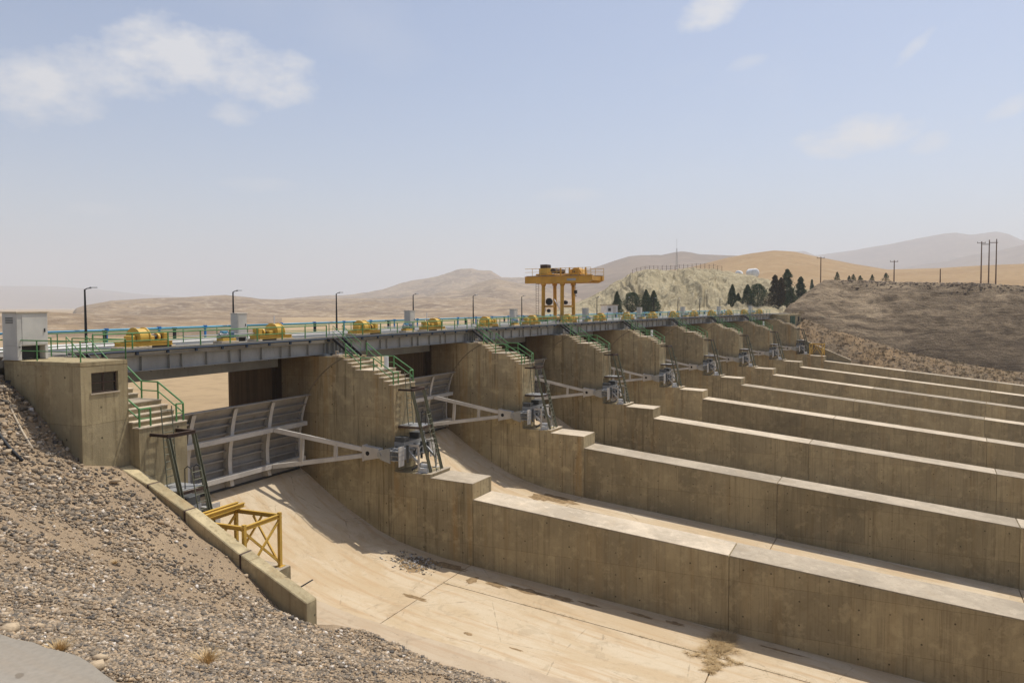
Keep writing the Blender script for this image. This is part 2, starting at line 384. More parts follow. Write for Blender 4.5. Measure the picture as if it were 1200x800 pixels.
def soil(name, cols, scale=.05, fine=3., bumpd=.1, rough=.95, world=True, grad=None):
    n = NT(name, rough, 0, .1)
    v = n.coord('Object')
    a = n.noise(v, scale, 8, .6, .3); b = n.noise(v, scale * 6, 6, .62); c = n.noise(v, fine, 5, .65)
    col = n.mix(n.rr(a, .36, .62), cols[0], cols[1]); col = n.mix(n.mth('MULTIPLY', n.rr(b, .48, .68), .7), col, cols[2])
    col = n.mix(n.mth('MULTIPLY', n.rr(c, .42, .72), .55), col, tuple(x * .6 for x in cols[0]))
    n.color(col); n.bump(n.mth('ADD', b, n.mth('MULTIPLY', c, .5)), .5, bumpd); return n.m
MAT['plain'] = soil('dry_lakebed_soil', ((.40, .29, .165), (.34, .245, .14), (.44, .33, .2)), .004, .35, .3)
def gravel_soil():
    n = NT('dusty_bank_soil', .95, 0, .1); v = n.coord('Object')
    a = n.noise(v, .35, 6, .6); c = n.mix(n.rr(a, .35, .65), (.36, .265, .165), (.28, .205, .13))
    h = None
    for sc, amt in ((30, .75), (72, .6)):
        vo = n.nd('ShaderNodeTexVoronoi'); n.L.new(v, vo.inputs['Vector']); vo.inputs['Scale'].default_value = sc; vo.inputs['Randomness'].default_value = 1
        sp = n.nd('ShaderNodeSeparateColor'); n.L.new(vo.outputs['Color'], sp.inputs[0])
        cell = n.ramp(sp.outputs[0], [(0, (.08, .072, .066)), (.35, (.22, .17, .115)), (.6, (.14, .12, .10)), (.85, (.36, .275, .18)), (1, (.48, .41, .31))])
        pick = n.mth('MULTIPLY', n.mth('GREATER_THAN', sp.outputs[1], .42), n.mth('MULTIPLY', n.mth('SUBTRACT', 1.0, n.rr(vo.outputs['Distance'], .3, .55)), amt))
        c = n.mix(pick, c, cell); hh = n.mth('MULTIPLY', pick, 1.0 if sc < 40 else .5); h = hh if h is None else n.mth('ADD', h, hh)
    n.color(c); n.bump(h, .8, .018); return n.m
MAT['bank'] = gravel_soil()
MAT['hill_tan'] = soil('tan_hill_soil', ((.33, .24, .145), (.185, .13, .083), (.48, .385, .27)), .0105, .12, 12.)
MAT['hill_far'] = soil('brown_hill_soil', ((.22, .16, .11), (.165, .12, .083), (.28, .21, .145)), .0022, .02, 8.)
MAT['hill_orange'] = soil('orange_stubble_soil', ((.335, .225, .115), (.29, .19, .095), (.37, .265, .15)), .008, .22, .6)
MAT['cut'] = soil('pale_green_marl', ((.385, .325, .205), (.27, .228, .145), (.47, .41, .275)), .08, 1.1, 1.6)
def rock_mat():
    n = NT('layered_rock_face', .95, 0, .1); v = n.coord('Object'); w = n.nd('ShaderNodeVectorMath', operation='ADD'); n.L.new(v, w.inputs[0])
    wn = n.nd('ShaderNodeTexNoise'); n.L.new(v, wn.inputs['Vector']); wn.inputs['Scale'].default_value = .07; wn.inputs['Detail'].default_value = 3; sc_ = n.nd('ShaderNodeVectorMath', operation='SCALE'); n.L.new(wn.outputs['Color'], sc_.inputs[0]); sc_.inputs['Scale'].default_value = 5.; n.L.new(sc_.outputs[0], w.inputs[1])
    st = n.noise(n.vscale(w.outputs[0], (.07, .07, .8)), 1.0, 7, .66); a = n.noise(v, .05, 6, .65, .6); b = n.noise(v, .45, 7, .7); f = n.noise(v, 2.2, 5, .7)
    c = n.mix(n.rr(a, .40, .58), (.36, .275, .18), (.185, .138, .09)); c = n.mix(n.mth('MULTIPLY', n.rr(st, .48, .64), .65), c, (.12, .09, .062)); c = n.mix(n.mth('MULTIPLY', n.rr(st, .42, .30), .6), c, (.36, .29, .205))
    c = n.mix(n.mth('MULTIPLY', n.rr(b, .52, .66), .6), c, (.115, .085, .058)); c = n.mix(n.mth('MULTIPLY', n.rr(f, .52, .72), .5), c, (.36, .285, .195))
    n.color(c); n.bump(n.mth('ADD', n.mth('MULTIPLY', st, 1.4), n.mth('ADD', b, n.mth('MULTIPLY', f, .4))), 1.0, 1.2); return n.m
MAT['rockcut'] = rock_mat()
MAT['berm'] = soil('scrubby_brown_soil', ((.205, .152, .096), (.27, .18, .095), (.15, .115, .078)), .1, 2.2, .25)
def stone_mat(name, stops, sat=1):
    n = NT(name, .9, 0, .2)
    g = n.nd('ShaderNodeNewGeometry'); v = n.coord('Object')
    c = n.ramp(g.outputs['Random Per Island'], stops)
    c = n.mix(n.mth('MULTIPLY', n.rr(n.noise(v, 30, 4), .4, .75), .4), c, (.10, .08, .06)); n.color(c)
    n.bump(n.noise(v, 40, 4), .4, .01); return n.m
MAT['stones'] = stone_mat('mixed_gravel', [(0, (.075, .07, .066)), (.12, (.18, .155, .122)), (.25, (.39, .29, .185)), (.37, (.13, .11, .087)), (.5, (.47, .355, .23)), (.62, (.28, .23, .172)), (.74, (.18, .148, .112)), (.86, (.44, .315, .19)), (.97, (.52, .43, .32)), (1, (.68, .62, .54))])
MAT['dullstone'] = stone_mat('dusty_brown_stone', [(0, (.165, .128, .09)), (.5, (.225, .172, .12)), (1, (.29, .225, .16))])
MAT['rock'] = stone_mat('pale_rock', [(0, (.44, .33, .205)), (.5, (.50, .385, .25)), (1, (.38, .31, .22))])
MAT['scrub'] = stone_mat('dry_scrub', [(0, (.235, .18, .105)), (.5, (.30, .22, .12)), (1, (.19, .155, .095))])
MAT['straw'] = stone_mat('dry_straw', [(0, (.52, .37, .18)), (.5, (.64, .47, .25)), (1, (.42, .29, .14))])
MAT['debris'] = stone_mat('litter', [(0, (.12, .10, .08)), (.4, (.2, .16, .11)), (.7, (.33, .29, .24)), (1, (.62, .6, .56))])
MAT['needles'] = stone_mat('conifer_needles', [(0, (.036, .062, .03)), (.5, (.065, .10, .046)), (1, (.115, .15, .07))])
MAT['needles_dry'] = stone_mat('browning_conifer_needles', [(0, (.035, .04, .018)), (.5, (.07, .055, .025)), (1, (.11, .065, .03))])
n = NT('damp_silt', .95, 0, .1); v = n.coord('Object'); n.color(n.mix(n.rr(n.noise(v, 3, 5), .35, .65), (.20, .135, .07), (.31, .215, .115))); MAT['silt'] = n.m
#PART2
# ================================================================== TERRAIN
def tps_fit(pts):
    p = np.array(pts, float); n = len(p)
    d = np.hypot(p[:, None, 0] - p[None, :, 0], p[:, None, 1] - p[None, :, 1])
    K = np.where(d > 0, d * d * np.log(d + 1e-9), 0) + np.eye(n) * .5
    Q = np.c_[np.ones(n), p[:, :2]]
    A = np.block([[K, Q], [Q.T, np.zeros((3, 3))]])
    w = np.linalg.solve(A, np.r_[p[:, 2], 0, 0, 0])
    def f(x, y):
        x = np.asarray(x, float); y = np.asarray(y, float); out = w[n] + w[n + 1] * x + w[n + 2] * y
        for k in range(n):
            d = np.hypot(x - p[k, 0], y - p[k, 1]); out = out + w[k] * np.where(d > 0, d * d * np.log(d + 1e-9), 0)
        return out
    return f
_bk = [(-18.45, r, .12) for r in (-50, -35, -25, -19, -14, -8, -2, 4)] + \
      [(-16, 8, .1), (-12, 9.4, .05), (-8, 9.8, 0), (-4.5, 9.9, -.1), (-2.1, 9.55, -.74), (-2.1, 7.95, -1.76), (-2.0, 5.5, -3.65), (0, 5.4, -4.15),
       (-.6, 4.0, -4.6), (-.6, 2.2, -5.6), (-.6, -.4, -7.0), (-.6, -2.2, -8.25), (-.5, -3.1, -8.5), (2.5, -3.2, -9.9)] + \
      [(6.6, r, -12.32 + .0945 * r) for r in (-2.5, -6, -12, -20, -35, -50)] + \
      [(-6, -6, -6.1), (-6, -14, -6.3), (-6, -25, -6.6), (-6, -45, -7.2), (-12, -10, -3.1), (-12, -30, -3.3), (-6.5, 4, -3.0), (-10, 2, -2.2), (0, -14, -9.6), (0, -35, -11.2)]
_tps = tps_fit(_bk)
def bank_z(t, r):
    t = np.asarray(t, float); r = np.asarray(r, float)
    z = np.where(t < -18.45, .12, _tps(np.maximum(t, -18.45), np.clip(r, -50, 12)))
    z = np.where(r > 9.6, np.minimum(z, 0) * 0 + np.where(t < -2, -.05, -.7), z)
    z = np.where(r > 17, z - np.clip((r - 17) * .4, 0, 8.6), z)
    lim = np.clip((r + 2.8), 0, 10) * 1.4
    return np.where(t > -.2, z - lim, z)

def sheet(name, X, Y, Z, mat, mask=None, kind='structure'):
    nr, nc = X.shape; v = np.stack([X, Y, Z], -1).reshape(-1, 3) * S
    idx = np.arange(nr * nc).reshape(nr, nc)
    q = np.stack([idx[:-1, :-1], idx[:-1, 1:], idx[1:, 1:], idx[1:, :-1]], -1)
    q = q[mask] if mask is not None else q.reshape(-1, 4)
    me = bpy.data.meshes.new(name); me.vertices.add(len(v)); me.vertices.foreach_set('co', v.ravel())
    me.loops.add(q.size); me.loops.foreach_set('vertex_index', q.ravel().astype(np.int32))
    me.polygons.add(len(q)); me.polygons.foreach_set('loop_start', np.arange(len(q), dtype=np.int32) * 4); me.polygons.foreach_set('loop_total', np.full(len(q), 4, np.int32))
    me.polygons.foreach_set('use_smooth', np.ones(len(q), bool))
    me.update(); me.validate()
    if len(me.polygons) and sum(p.normal.z for p in me.polygons[:50]) < 0: me.flip_normals()
    o = link(name, me, mat); o['kind'] = kind
    return o
def P3g(i, t, r, z):
    ph = ang(i); c, s = math.cos(ph), math.sin(ph)
    return s * (RAD + r) + c * t, c * (RAD + r) - s * t - RAD, z

# big ground sheet: dry reservoir bed upstream, low ground downstream
rr_ = np.concatenate([np.linspace(0, 400, 81), np.geomspace(410, 16000, 60)]); aa = np.linspace(0, 2 * math.pi, 181)
R_, A_ = np.meshgrid(rr_, aa, indexing='ij'); X_ = R_ * np.cos(A_); Y_ = R_ * np.sin(A_)
_lim = np.clip((Y_ - 9) / 5, 0, 1)
Z_ = -26 + (_lim * 17.7) + 3.0 * fbm(X_ / 300, Y_ / 300, 4, 3) * np.clip((R_ - 60) / 300, 0, 1) - np.clip((R_ - 3000) / 9000, 0, 1) * 8
sheet('ground', X_, Y_, Z_, MAT['plain'])

# left bank: rubble slope between the road and the chute
tt = np.unique(np.r_[np.linspace(-140, -30, 23), np.arange(-30, -19, 1), np.arange(-19, 6.61, .25), [-.3, -1.95, 6.6]])
rs = np.unique(np.r_[np.linspace(-90, -30, 25), np.arange(-30, 12, .25), np.linspace(12, 60, 25), [-2.8, 5.5, 9.5]])
T_, Q_ = np.meshgrid(tt, rs, indexing='ij')
BZ = bank_z(T_, Q_) + .22 * fbm(T_ / 2.2, Q_ / 2.2, 4, 11) * np.clip((T_ + 18.9) / 2, 0, 1)
tcn = (T_[:-1, :-1] + T_[1:, 1:]) / 2; rcn = (Q_[:-1, :-1] + Q_[1:, 1:]) / 2
bad = ((tcn > -.3) & (rcn > .4)) | ((tcn > -1.95) & (rcn > 5.5))
X_, Y_, _ = P3g(0, T_, Q_, 0)
sheet('rubble_bank', X_, Y_, BZ, MAT['bank'], ~bad)
# concrete road along the bank crest, thin slab with a rough edge
rs2 = np.arange(-60, 4.1, .12); ts2 = np.array([-26, -24, -22, -20.5, -19.6, -19.1, -18.62, -18.55])
T_, Q_ = np.meshgrid(ts2, rs2, indexing='ij')
edge = np.where(T_ > -18.8, -.09 * np.clip((-15.6 - Q_) / .8, 0, 1) + .10 * fbm(Q_ / .5, Q_ * 0, 4, 5), 0)
Z_ = np.where(T_ > -18.6, .05, .27 + .004 * (T_ > -19.3)) + 0 * Q_
X_, Y_, _ = P3g(0, T_ + edge, Q_, 0)
sheet('road', X_, Y_, Z_, MAT['road'])
ts3 = np.array([-26, -23, -20.5, -19.2, -18.98, -18.97]); T_, Q_ = np.meshgrid(ts3, rs2, indexing='ij'); Z_ = np.where(T_ > -18.975, .272, .288) + 0 * Q_
X_, Y_, _ = P3g(0, T_ + np.where(T_ > -19, .02 * fbm(Q_ / .4, Q_ * 0, 3, 6), 0), Q_, 0)
sheet('road_slab', X_, Y_, Z_, MAT['roadslab'])

# ---- right bank: berm and rock cut beyond the last wall, frame of pier 8
def curve_face(pts, t):
    a = np.array([on_face(u, v, 8, t)[1:] for u, v in pts]); a = a[np.argsort(a[:, 0])]; return a
berm = curve_face([(934, 373), (950, 377), (975, 387), (1000, 394), (1060, 412), (1120, 425), (1200, 438)], 11)
crest = curve_face([(936, 366), (941, 352), (950, 339), (965, 328), (1000, 329), (1060, 331), (1100, 332), (1150, 333), (1200, 336)], 30)
rs = np.r_[np.arange(-95, -62, 1.2), np.arange(-62, 30, .42), np.arange(30, 41, 1.0)]; ts = np.r_[2.28, np.arange(3, 12, .6), np.arange(12, 34, .34), np.arange(34, 60, 1.0), np.linspace(62, 200, 20)]
T_, Q_ = np.meshgrid(ts, rs, indexing='ij')
zw = np.where(Q_ < 0, -8.75 + .0945 * Q_, np.where(Q_ < 9, -8.75 + Q_ * .8, -1.6)) - .05
zb = np.interp(Q_, berm[:, 0], berm[:, 1]); zb = np.where(Q_ < berm[0, 0], berm[0, 1] + .1 * (Q_ - berm[0, 0]), zb)
zc = np.interp(Q_, crest[:, 0], crest[:, 1])
f1 = np.clip((T_ - 2.28) / 8.7, 0, 1); f2 = np.clip((T_ - 12) / 18, 0, 1)
zb = np.minimum(zb, -.4)
Z_ = np.where(T_ < 12, zw + (zb - zw) * f1 ** .8, zb + (zc - zb) * (f2 ** .8))
fold = np.clip(f2 * (1 - f2) * 4, 0, 1)
_ph = Z_ / 2.3 + 1.5 * fbm(T_ / 11, Q_ / 16, 4, 51); _fr = _ph - np.floor(_ph); _st = np.clip((_fr - .3) / .4, 0, 1); _st = _st * _st * (3 - 2 * _st)
Z_ = Z_ + fold * (_st - _fr) * 2.3 * np.clip(.5 + 1.6 * fbm(T_ / 7, Q_ / 12, 3, 52), 0, .9)
Z_ = Z_ + fold * (0.8 * ridged(T_ / 19 + Q_ / 30, Q_ / 19, 3, 21) - .3 + .22 * ridged(T_ / 5 + .8 * fbm(Q_ / 6, T_ / 6, 3, 8), Q_ / 8, 3, 23) + .7 * fbm(T_ / 1.1, Q_ / 1.3, 4, 24)) + .35 * fbm(T_ / 2, Q_ / 2, 4, 9) * np.clip(f1 * 2, 0, 1) * np.where(T_ > 32, .4, 1)
Z_ = np.where(T_ > 40, Z_ - np.clip((T_ - 40) * .012, 0, 2), Z_)
X_, Y_, _ = P3g(8, T_, Q_, 0)
mask_b = (T_[:-1, :-1] < 11.9); upm = ~((T_[:-1, :-1] < 12) & (Q_[:-1, :-1] > 6.2))
sheet('berm', X_, Y_, Z_, MAT['berm'], mask_b & upm)
sheet('rock_cut_slope', X_, Y_, Z_, MAT['rockcut'], ~mask_b)
RBX, RBY, RBZ, RBT, RBQ = X_, Y_, Z_, T_, Q_
# ---- hills: each ridge line is a real heightfield at its own distance
def hill(name, ridge, D0, D1, D2, zf, mat, rough=.08, na=220, nd=46, sd=0, taper=130, power=1.0, fine=6., gully=0., drop=0.):
    ridge = sorted(ridge); us = np.array([a for a, b in ridge], float); vs_ = np.array([b for a, b in ridge], float)
    u0, u1 = us[0] - taper, us[-1] + taper
    U = np.linspace(u0, u1, na); V = np.interp(U, us, vs_)
    az = np.array([math.atan2(*ray(u, 356)[:2]) for u in U])
    zr = np.array([at_dist(u, v, D1)[2] for u, v in zip(U, V)])
    edge = np.clip(np.minimum((U - u0), (u1 - U)) / taper, 0, 1); edge = edge * edge * (3 - 2 * edge)
    D = np.concatenate([np.linspace(D0, D1, nd), np.linspace(D1, D2, nd // 2)[1:]])
    Dg, Ag = np.meshgrid(D, az, indexing='ij')
    s = np.clip((Dg - D0) / (D1 - D0), 0, 1); b = np.clip((Dg - D1) / (D2 - D1), 0, 1)
    prof = np.where(Dg <= D1, (s * s * (3 - 2 * s)) ** power, (1 - b * b * (3 - 2 * b)))
    X = CAMP[0] + np.sin(Ag) * Dg; Y = CAMP[1] + np.cos(Ag) * Dg
    H = (zr - zf) * edge
    L = (D1 - D0)
    nz = ridged(X / L * 1.3, Y / L * 1.3, 5, sd) * .6 + fbm(X / L * fine, Y / L * fine, 4, sd + 9) * .5
    w = np.clip(s * (1 - s) * 4, 0, 1) * .9 + .12
    Z = zf + H * prof + H * rough * nz * w * edge
    if gully:
        Ug = np.broadcast_to(U, Dg.shape); wg = np.clip(s * 5, 0, 1) * np.clip((1 - s) * 3.5, 0, 1)
        Z = Z + H * gully * wg * (ridged(Ug / 17 + 2.5 * fbm(Ug / 30, s * 3, 3, 41), s * 1.6 + Ug / 90, 4, 40) * .8 - .5 + 1.5 * fbm(Ug / 9, s * 9, 5, 43))
    if drop: Z = Z - drop * (1 - edge)
    Z = np.where(s <= 0, zf - 3 - drop, Z)
    return sheet(name, X, Y, Z, mat)
hill('hill', [(-60, 372), (0, 371.5), (40, 367.5), (60, 366), (78, 367), (110, 370), (170, 371), (240, 372)], 300, 520, 760, -8.4, MAT['hill_tan'], .3, 320, 70, sd=1, taper=90, fine=14.)
hill('hill', [(84, 368), (89, 361), (100, 357.5), (130, 352.5), (175, 349), (212, 348), (250, 345.5), (265, 345), (285, 347), (305, 350), (345, 351), (400, 350), (450, 350), (520, 351), (600, 352)], 700, 1500, 2200, -9, MAT['hill_tan'], .55, 520, 90, sd=2, taper=60, fine=15.)
hill('hill', [(400, 349), (430, 346), (455, 341), (480, 334), (500, 331), (520, 327), (540, 321), (553, 319), (562, 320.5), (576, 321), (588, 327), (600, 328.5), (617, 326), (640, 322), (690, 322)], 1500, 3300, 4600, -10, MAT['hill_tan'], .45, 460, 80, sd=4, taper=200, fine=13.)
hill('hill', [(540, 341), (560, 333), (581, 328.5), (600, 332), (640, 338), (690, 345)], 1100, 2000, 2900, -10, MAT['hill_tan'], .32, 200, sd=5, taper=120)
hill('hill', [(640, 335), (690, 318), (720, 308), (737, 303.5), (750, 302.5), (775, 303), (790, 300), (799, 298.8), (810, 300), (820, 302), (860, 302), (900, 304), (960, 310)], 1200, 2600, 3500, -10, MAT['hill_far'], .12, 260, sd=6, taper=200)
hill('hill', [(800, 318), (830, 311), (850, 306), (880, 301), (905, 298), (930, 299), (945, 302), (960, 305), (1000, 312), (1040, 318), (1100, 316.5), (1150, 313.5), (1200, 311.5), (1300, 309)], 300, 900, 1500, -2, MAT['hill_orange'], .05, 260, sd=8, taper=160, power=.8, fine=14)
hill('mountain', [(880, 301), (920, 297), (942, 295), (955, 300), (962, 299), (1000, 294), (1040, 288), (1080, 280), (1105, 276), (1118, 274.5), (1135, 277), (1165, 274), (1180, 277), (1195, 284), (1230, 288), (1320, 282)], 3600, 6500, 8200, -14, MAT['hill_far'], .14, 300, sd=12, taper=260)
hill('mountain', [(1100, 309), (1140, 300), (1180, 293), (1220, 284), (1300, 276)], 2800, 4600, 6000, -14, MAT['hill_far'], .14, 160, sd=13, taper=200)
hill('mountain', [(-260, 334), (-120, 331), (0, 335), (60, 336), (110, 339), (170, 345), (260, 351)], 6000, 9500, 11500, -16, MAT['hill_far'], .12, 240, sd=14, taper=260)
# pale green marl hill right behind the far end of the dam
hill('marl_hill', [(640, 366), (665, 359), (690, 349), (705, 342), (718, 334), (735, 326), (748, 322.5), (770, 320), (800, 318.5), (830, 319.5), (850, 321), (870, 324), (900, 330), (930, 338), (960, 342)],
     170, 238, 330, -.7, MAT['cut'], .22, 620, 130, sd=17, taper=60, power=.9, fine=5., gully=.085, drop=8.)

# ================================================================== HAZE: dusty air over the whole valley
hm = bpy.data.materials.new('dusty_air'); hm.use_nodes = True; hn = hm.node_tree.nodes; hn.clear()
ho_ = hn.new('ShaderNodeOutputMaterial'); pv = hn.new('ShaderNodeVolumePrincipled')
pv.inputs['Color'].default_value = (.84, .865, .90, 1); pv.inputs['Density'].default_value = 0.00017; pv.inputs['Anisotropy'].default_value = 0.2
hm.node_tree.links.new(pv.outputs[0], ho_.inputs['Volume'])
hb = MB().box(-13000, 13000, -3000, 13500, -60, 700).build('haze', hm, fix=True); tag(hb, 'thin pale dust haze hanging over the whole valley', None, None, 'stuff')

# ================================================================== SPILLWAY FLOOR
PROF = np.array([(-80, -12.2 - .0945 * 80), (0, -12.2), (1.9, -12.0), (3.2, -11.78), (4.8, -11.42), (6.2, -10.92), (7.6, -10.25), (8.6, -9.74), (9.35, -9.3), (10.0, -8.9), (10.6, -8.5), (11.2, -8.1), (11.7, -7.83), (12.1, -7.7), (12.6, -7.63), (13.0, -7.62)])
def fz(r): return np.interp(r, PROF[:, 0], PROF[:, 1])
def slab(i, fa, fb, r0, r1, mat, parent, lift=0., name='slab'):
    """floor slab between cross joints r0 > r1, spanning fa..fb across bay i (functions giving the edge point)"""
    rows = [r1] + [r for r in PROF[:, 0] if r1 + .02 < r < r0 - .02] + [r0]
    G = []
    for r in rows:
        z = fz(r) + lift; A = fa(r); B = fb(r); G.append([(A[0], A[1], z), ((A[0] + B[0]) / 2, (A[1] + B[1]) / 2, z), (B[0], B[1], z)])
    m = MB().grid(G)
    ring = [g[0] for g in G] + [G[-1][1]] + [g[2] for g in G[::-1]] + [G[0][1]]
    ring.append(ring[0]); m.loft(ring, [(a, b, c - .16) for a, b, c in ring])
    me = m.mesh(name, fix=False); o = link(name, me, mat, parent); return o
floor = MB()
for b in range(8):
    t0 = 2.1 if b else -3.0
    rows = [-80, -40, 0] + list(PROF[2:, 0])
    floor.grid([[tuple(P3(b, t0, r, fz(r) - .07)), tuple(P3(b + 1, .1, r, fz(r) - .07))] for r in rows])
    floor.grid([[tuple(P3(b, t0, 13.0, z)), tuple(P3(b + 1, .1, 13.0, z))] for z in (-7.69, -14)])
fl = floor.build('spillway_floor', MAT['silt'], fix=False); fl['kind'] = 'structure'
g = .028
for b in range(8):
    lo = (lambda r, b=b: P3(b, 2.15, r, 0)) if b else (lambda r: P3(0, 2.15 if r > .1 else -2.5, r, 0))
    cross = [12.9, 0.15, -13.6, -27.2, -40.8, -54.4, -70]
    slab(b, lo, lambda r, b=b: P3(b + 1, .1, r, 0), cross[0], cross[1] + g, MAT['floor'], fl)
    for a, c in zip(cross[1:-1], cross[2:]):
        slab(b, lo, lambda r, b=b: P3(b + 1, -3.0 - g, r, 0), a - g, c + g, MAT['floor'], fl)
        slab(b, lambda r, b=b: P3(b + 1, -3.0 + g, r, 0), lambda r, b=b: P3(b + 1, .1, r, 0), a - g, c + g, MAT['floor'], fl)
# mortar strip laid along the toe of the rubble bank
def wob(r, k): return .18 * float(fbm(np.array(r / 1.3), np.array(k * 1.0), 3, 4))
m = MB(); rows = np.arange(-40, 6.1, .5); G = []
for r in rows:
    w = wob(r, 3.); z = fz(r)
    G.append([tuple(P3(0, 4.8, r, z + .16)), tuple(P3(0, 6.6, r, z + .10)), tuple(P3(0, 7.6 + w * .5, r, z + .075)), tuple(P3(0, 8.35 + w + .02 * r, r, z + .012))])
m.grid(G); o = m.build('toe_apron', MAT['apron'], smooth=True, fix=False); o['kind'] = 'structure'

# dried silt in the worn patches along the first wall
def blob(m, i, t, r, a, b, rot, zoff, seed):
    q = random.Random(seed); n = 30; ph = [q.uniform(.55, 1.2) for _ in range(n)]
    ring = []
    for k in range(n):
        w = 2 * math.pi * k / n; s_ = (ph[k] + ph[(k + 1) % n]) / 2; x = math.cos(w) * a * s_; y = math.sin(w) * b * s_
        tt_, r_ = t + x * math.cos(rot) - y * math.sin(rot), r + x * math.sin(rot) + y * math.cos(rot)
        ring.append((tt_, r_))
    c = P3(i, t, r, fz(r) + zoff + .02); o = len(m.v); m.v.append(tuple(c))
    for x, y in ring: m.v.append(tuple(P3(i, x, y, fz(y) + zoff)))
    for k in range(n): m.f.append((o, o + 1 + k, o + 1 + (k + 1) % n))
m = MB()
for k, (t, r, a, b) in enumerate([(-1.8, -.9, .5, .28), (-1.6, -2.2, .3, .7), (-1.35, -3.9, .3, 1.2), (-1.15, -5.6, .28, .75), (-1.0, -7.0, .16, .6), (-.75, -9.6, .18, .7), (-.6, -11.2, .2, .5), (-7.3, -3.6, .16, .3), (-7.4, -6.0, .1, .4), (-5.4, .35, .22, .8), (-.6, -16, .1, 1.1), (-1.9, 2.5, .95, 1.1), (-.9, 1.2, .4, 1.5)]):
    blob(m, 1, t, r, a, b, 0, .006, k)
blob(m, 2, -1.9, 1.2, .9, 1.7, 0, .006, 55); blob(m, 2, -2.6, 2.4, .8, .8, 0, .006, 56)
o = m.build('dried_silt', MAT['silt'], fix=False); tag(o, 'brown dried silt in worn patches along the chute walls', None, None, 'stuff')

# ================================================================== PIERS
STAIR = [(8.44, -1.05)]
r, z = 8.44, -1.05
for k in range(4):
    STAIR.append((r, z - .19)); z -= .19; r -= .275; STAIR.append((r, z))
STAIR[-1] = (6.33, z); r = 6.33
for k in range(4):
    STAIR.append((r, z - .195)); z -= .195; r -= .3325; STAIR.append((r, z))
NOSE_Z = z; STAIR[-1] = (5.0, z)          # about -2.59
def pier_body(m, t0, t1, block=True):
    lowz = -14.5
    down = [(0, lowz), (13.06, lowz), (13.06, -1.05)] + STAIR + [(5.0, -7.47), (2.68, -7.47), (2.68, -7.65), (0, -7.74)]
    m.prism(down, t0, t1)
    m.prism([(13.06, lowz), (13.86, lowz), (13.86, -1.05), (13.06, -1.05)], t0 + .45, t1 - .45)
    # upstream part with a rounded nose
    n = 10; c = (t0 + t1) / 2; hw = (t1 - t0) / 2
    ring = [(t0, 13.86), (t1, 13.86), (t1, 16.9)] + [(c + hw * math.cos(a), 16.9 + hw * math.sin(a)) for a in np.linspace(0, math.pi, n)[1:-1]] + [(t0, 16.9)]
    k = len(ring)
    m.add([(x, y, lowz) for x, y in ring] + [(x, y, -1.05) for x, y in ring],
          [tuple(range(k))[::-1], tuple(range(k, 2 * k))] + [(j, (j + 1) % k, (j + 1) % k + k, j + k) for j in range(k)])
    return m
def treads(parent):
    cells = []
    for (r0, z0), (r1, z1) in zip(STAIR[1::2], STAIR[2::2]): cells.append((r1, r0, z0))
    for r1, r0, z0 in cells:
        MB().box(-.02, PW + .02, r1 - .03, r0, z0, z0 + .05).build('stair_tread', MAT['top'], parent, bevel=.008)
ARC_C = (6.25, -6.4)
def arc_pts(rad, a0, a1, n): return [(ARC_C[0] + rad * math.cos(a), ARC_C[1] + rad * math.sin(a)) for a in np.linspace(a0, a1, n)]
def seal_plate(parent, t, sgn):
    A0, A1 = math.radians(-14), math.radians(66)
    a, b = arc_pts(5.70, A0, A1, 18), arc_pts(5.77, A0, A1, 18); m = MB()
    for k in range(17):
        q = [a[k], a[k + 1], b[k + 1], b[k]]
        m.add([(t, y, z) for y, z in q] + [(t + sgn * .012, y, z) for y, z in q], [(4, 5, 6, 7), (0, 1, 5, 4), (2, 3, 7, 6)])
    m.build('seal_plate', MAT['sealplate'], parent)
def pier_top_parts(root):
    treads(root)
    seal_plate(root, 0, -1); seal_plate(root, PW, 1)
    # slab on top of the block below the trunnions and a worn edge strip
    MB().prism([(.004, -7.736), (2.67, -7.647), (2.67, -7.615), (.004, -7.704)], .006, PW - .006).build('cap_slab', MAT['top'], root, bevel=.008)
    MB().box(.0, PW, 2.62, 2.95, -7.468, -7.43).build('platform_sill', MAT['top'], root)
    # bearings for the bridge girders
    for t in (.55, PW - .55):
        m = MB().box(t - .22, t + .22, 10.0, 10.6, -1.05, -.955); m.box(t - .3, t + .3, 9.9, 10.7, -1.05, -1.0); m.build('bearing', MAT['steel'], root)
    # lifting hook lump at the flat shoulder
    m = MB(); m.box(-.04, .32, 8.75, 9.2, -1.05, -.93); m.tube([(.1, 8.85, -.93), (.1, 8.85, -.75), (.1, 9.05, -.72), (.1, 9.05, -.93)], .035, 6); m.build('lifting_hook', MAT['top'], root)
def wall_panels(root, i, first=-.004):
    js = [first, -13.6, -27.2, -40.8, -54.4, -70]
    for a, b in zip(js[:-1], js[1:]):
        za, zb = -8.59 + .0945 * a, -8.59 + .0945 * b
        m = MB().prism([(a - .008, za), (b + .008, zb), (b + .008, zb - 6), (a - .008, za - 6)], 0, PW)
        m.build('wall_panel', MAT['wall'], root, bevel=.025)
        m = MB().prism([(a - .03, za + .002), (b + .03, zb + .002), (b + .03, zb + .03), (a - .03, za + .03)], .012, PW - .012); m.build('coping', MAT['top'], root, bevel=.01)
pier1 = thing('spillway_pier', '', 'pier', 1)
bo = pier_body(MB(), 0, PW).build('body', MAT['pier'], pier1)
pier_top_parts(pier1); wall_panels(pier1, 1)
PIERS = {1: pier1}
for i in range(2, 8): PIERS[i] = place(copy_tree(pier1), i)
for i, o in PIERS.items():
    tag(o, ['', 'nearest stepped concrete pier, right of the gate beside the window block'][1] if i == 1 else f'{ORD[i]} stepped concrete pier counted from the window block, with its long chute wall', 'pier', 'concrete piers between the gates')
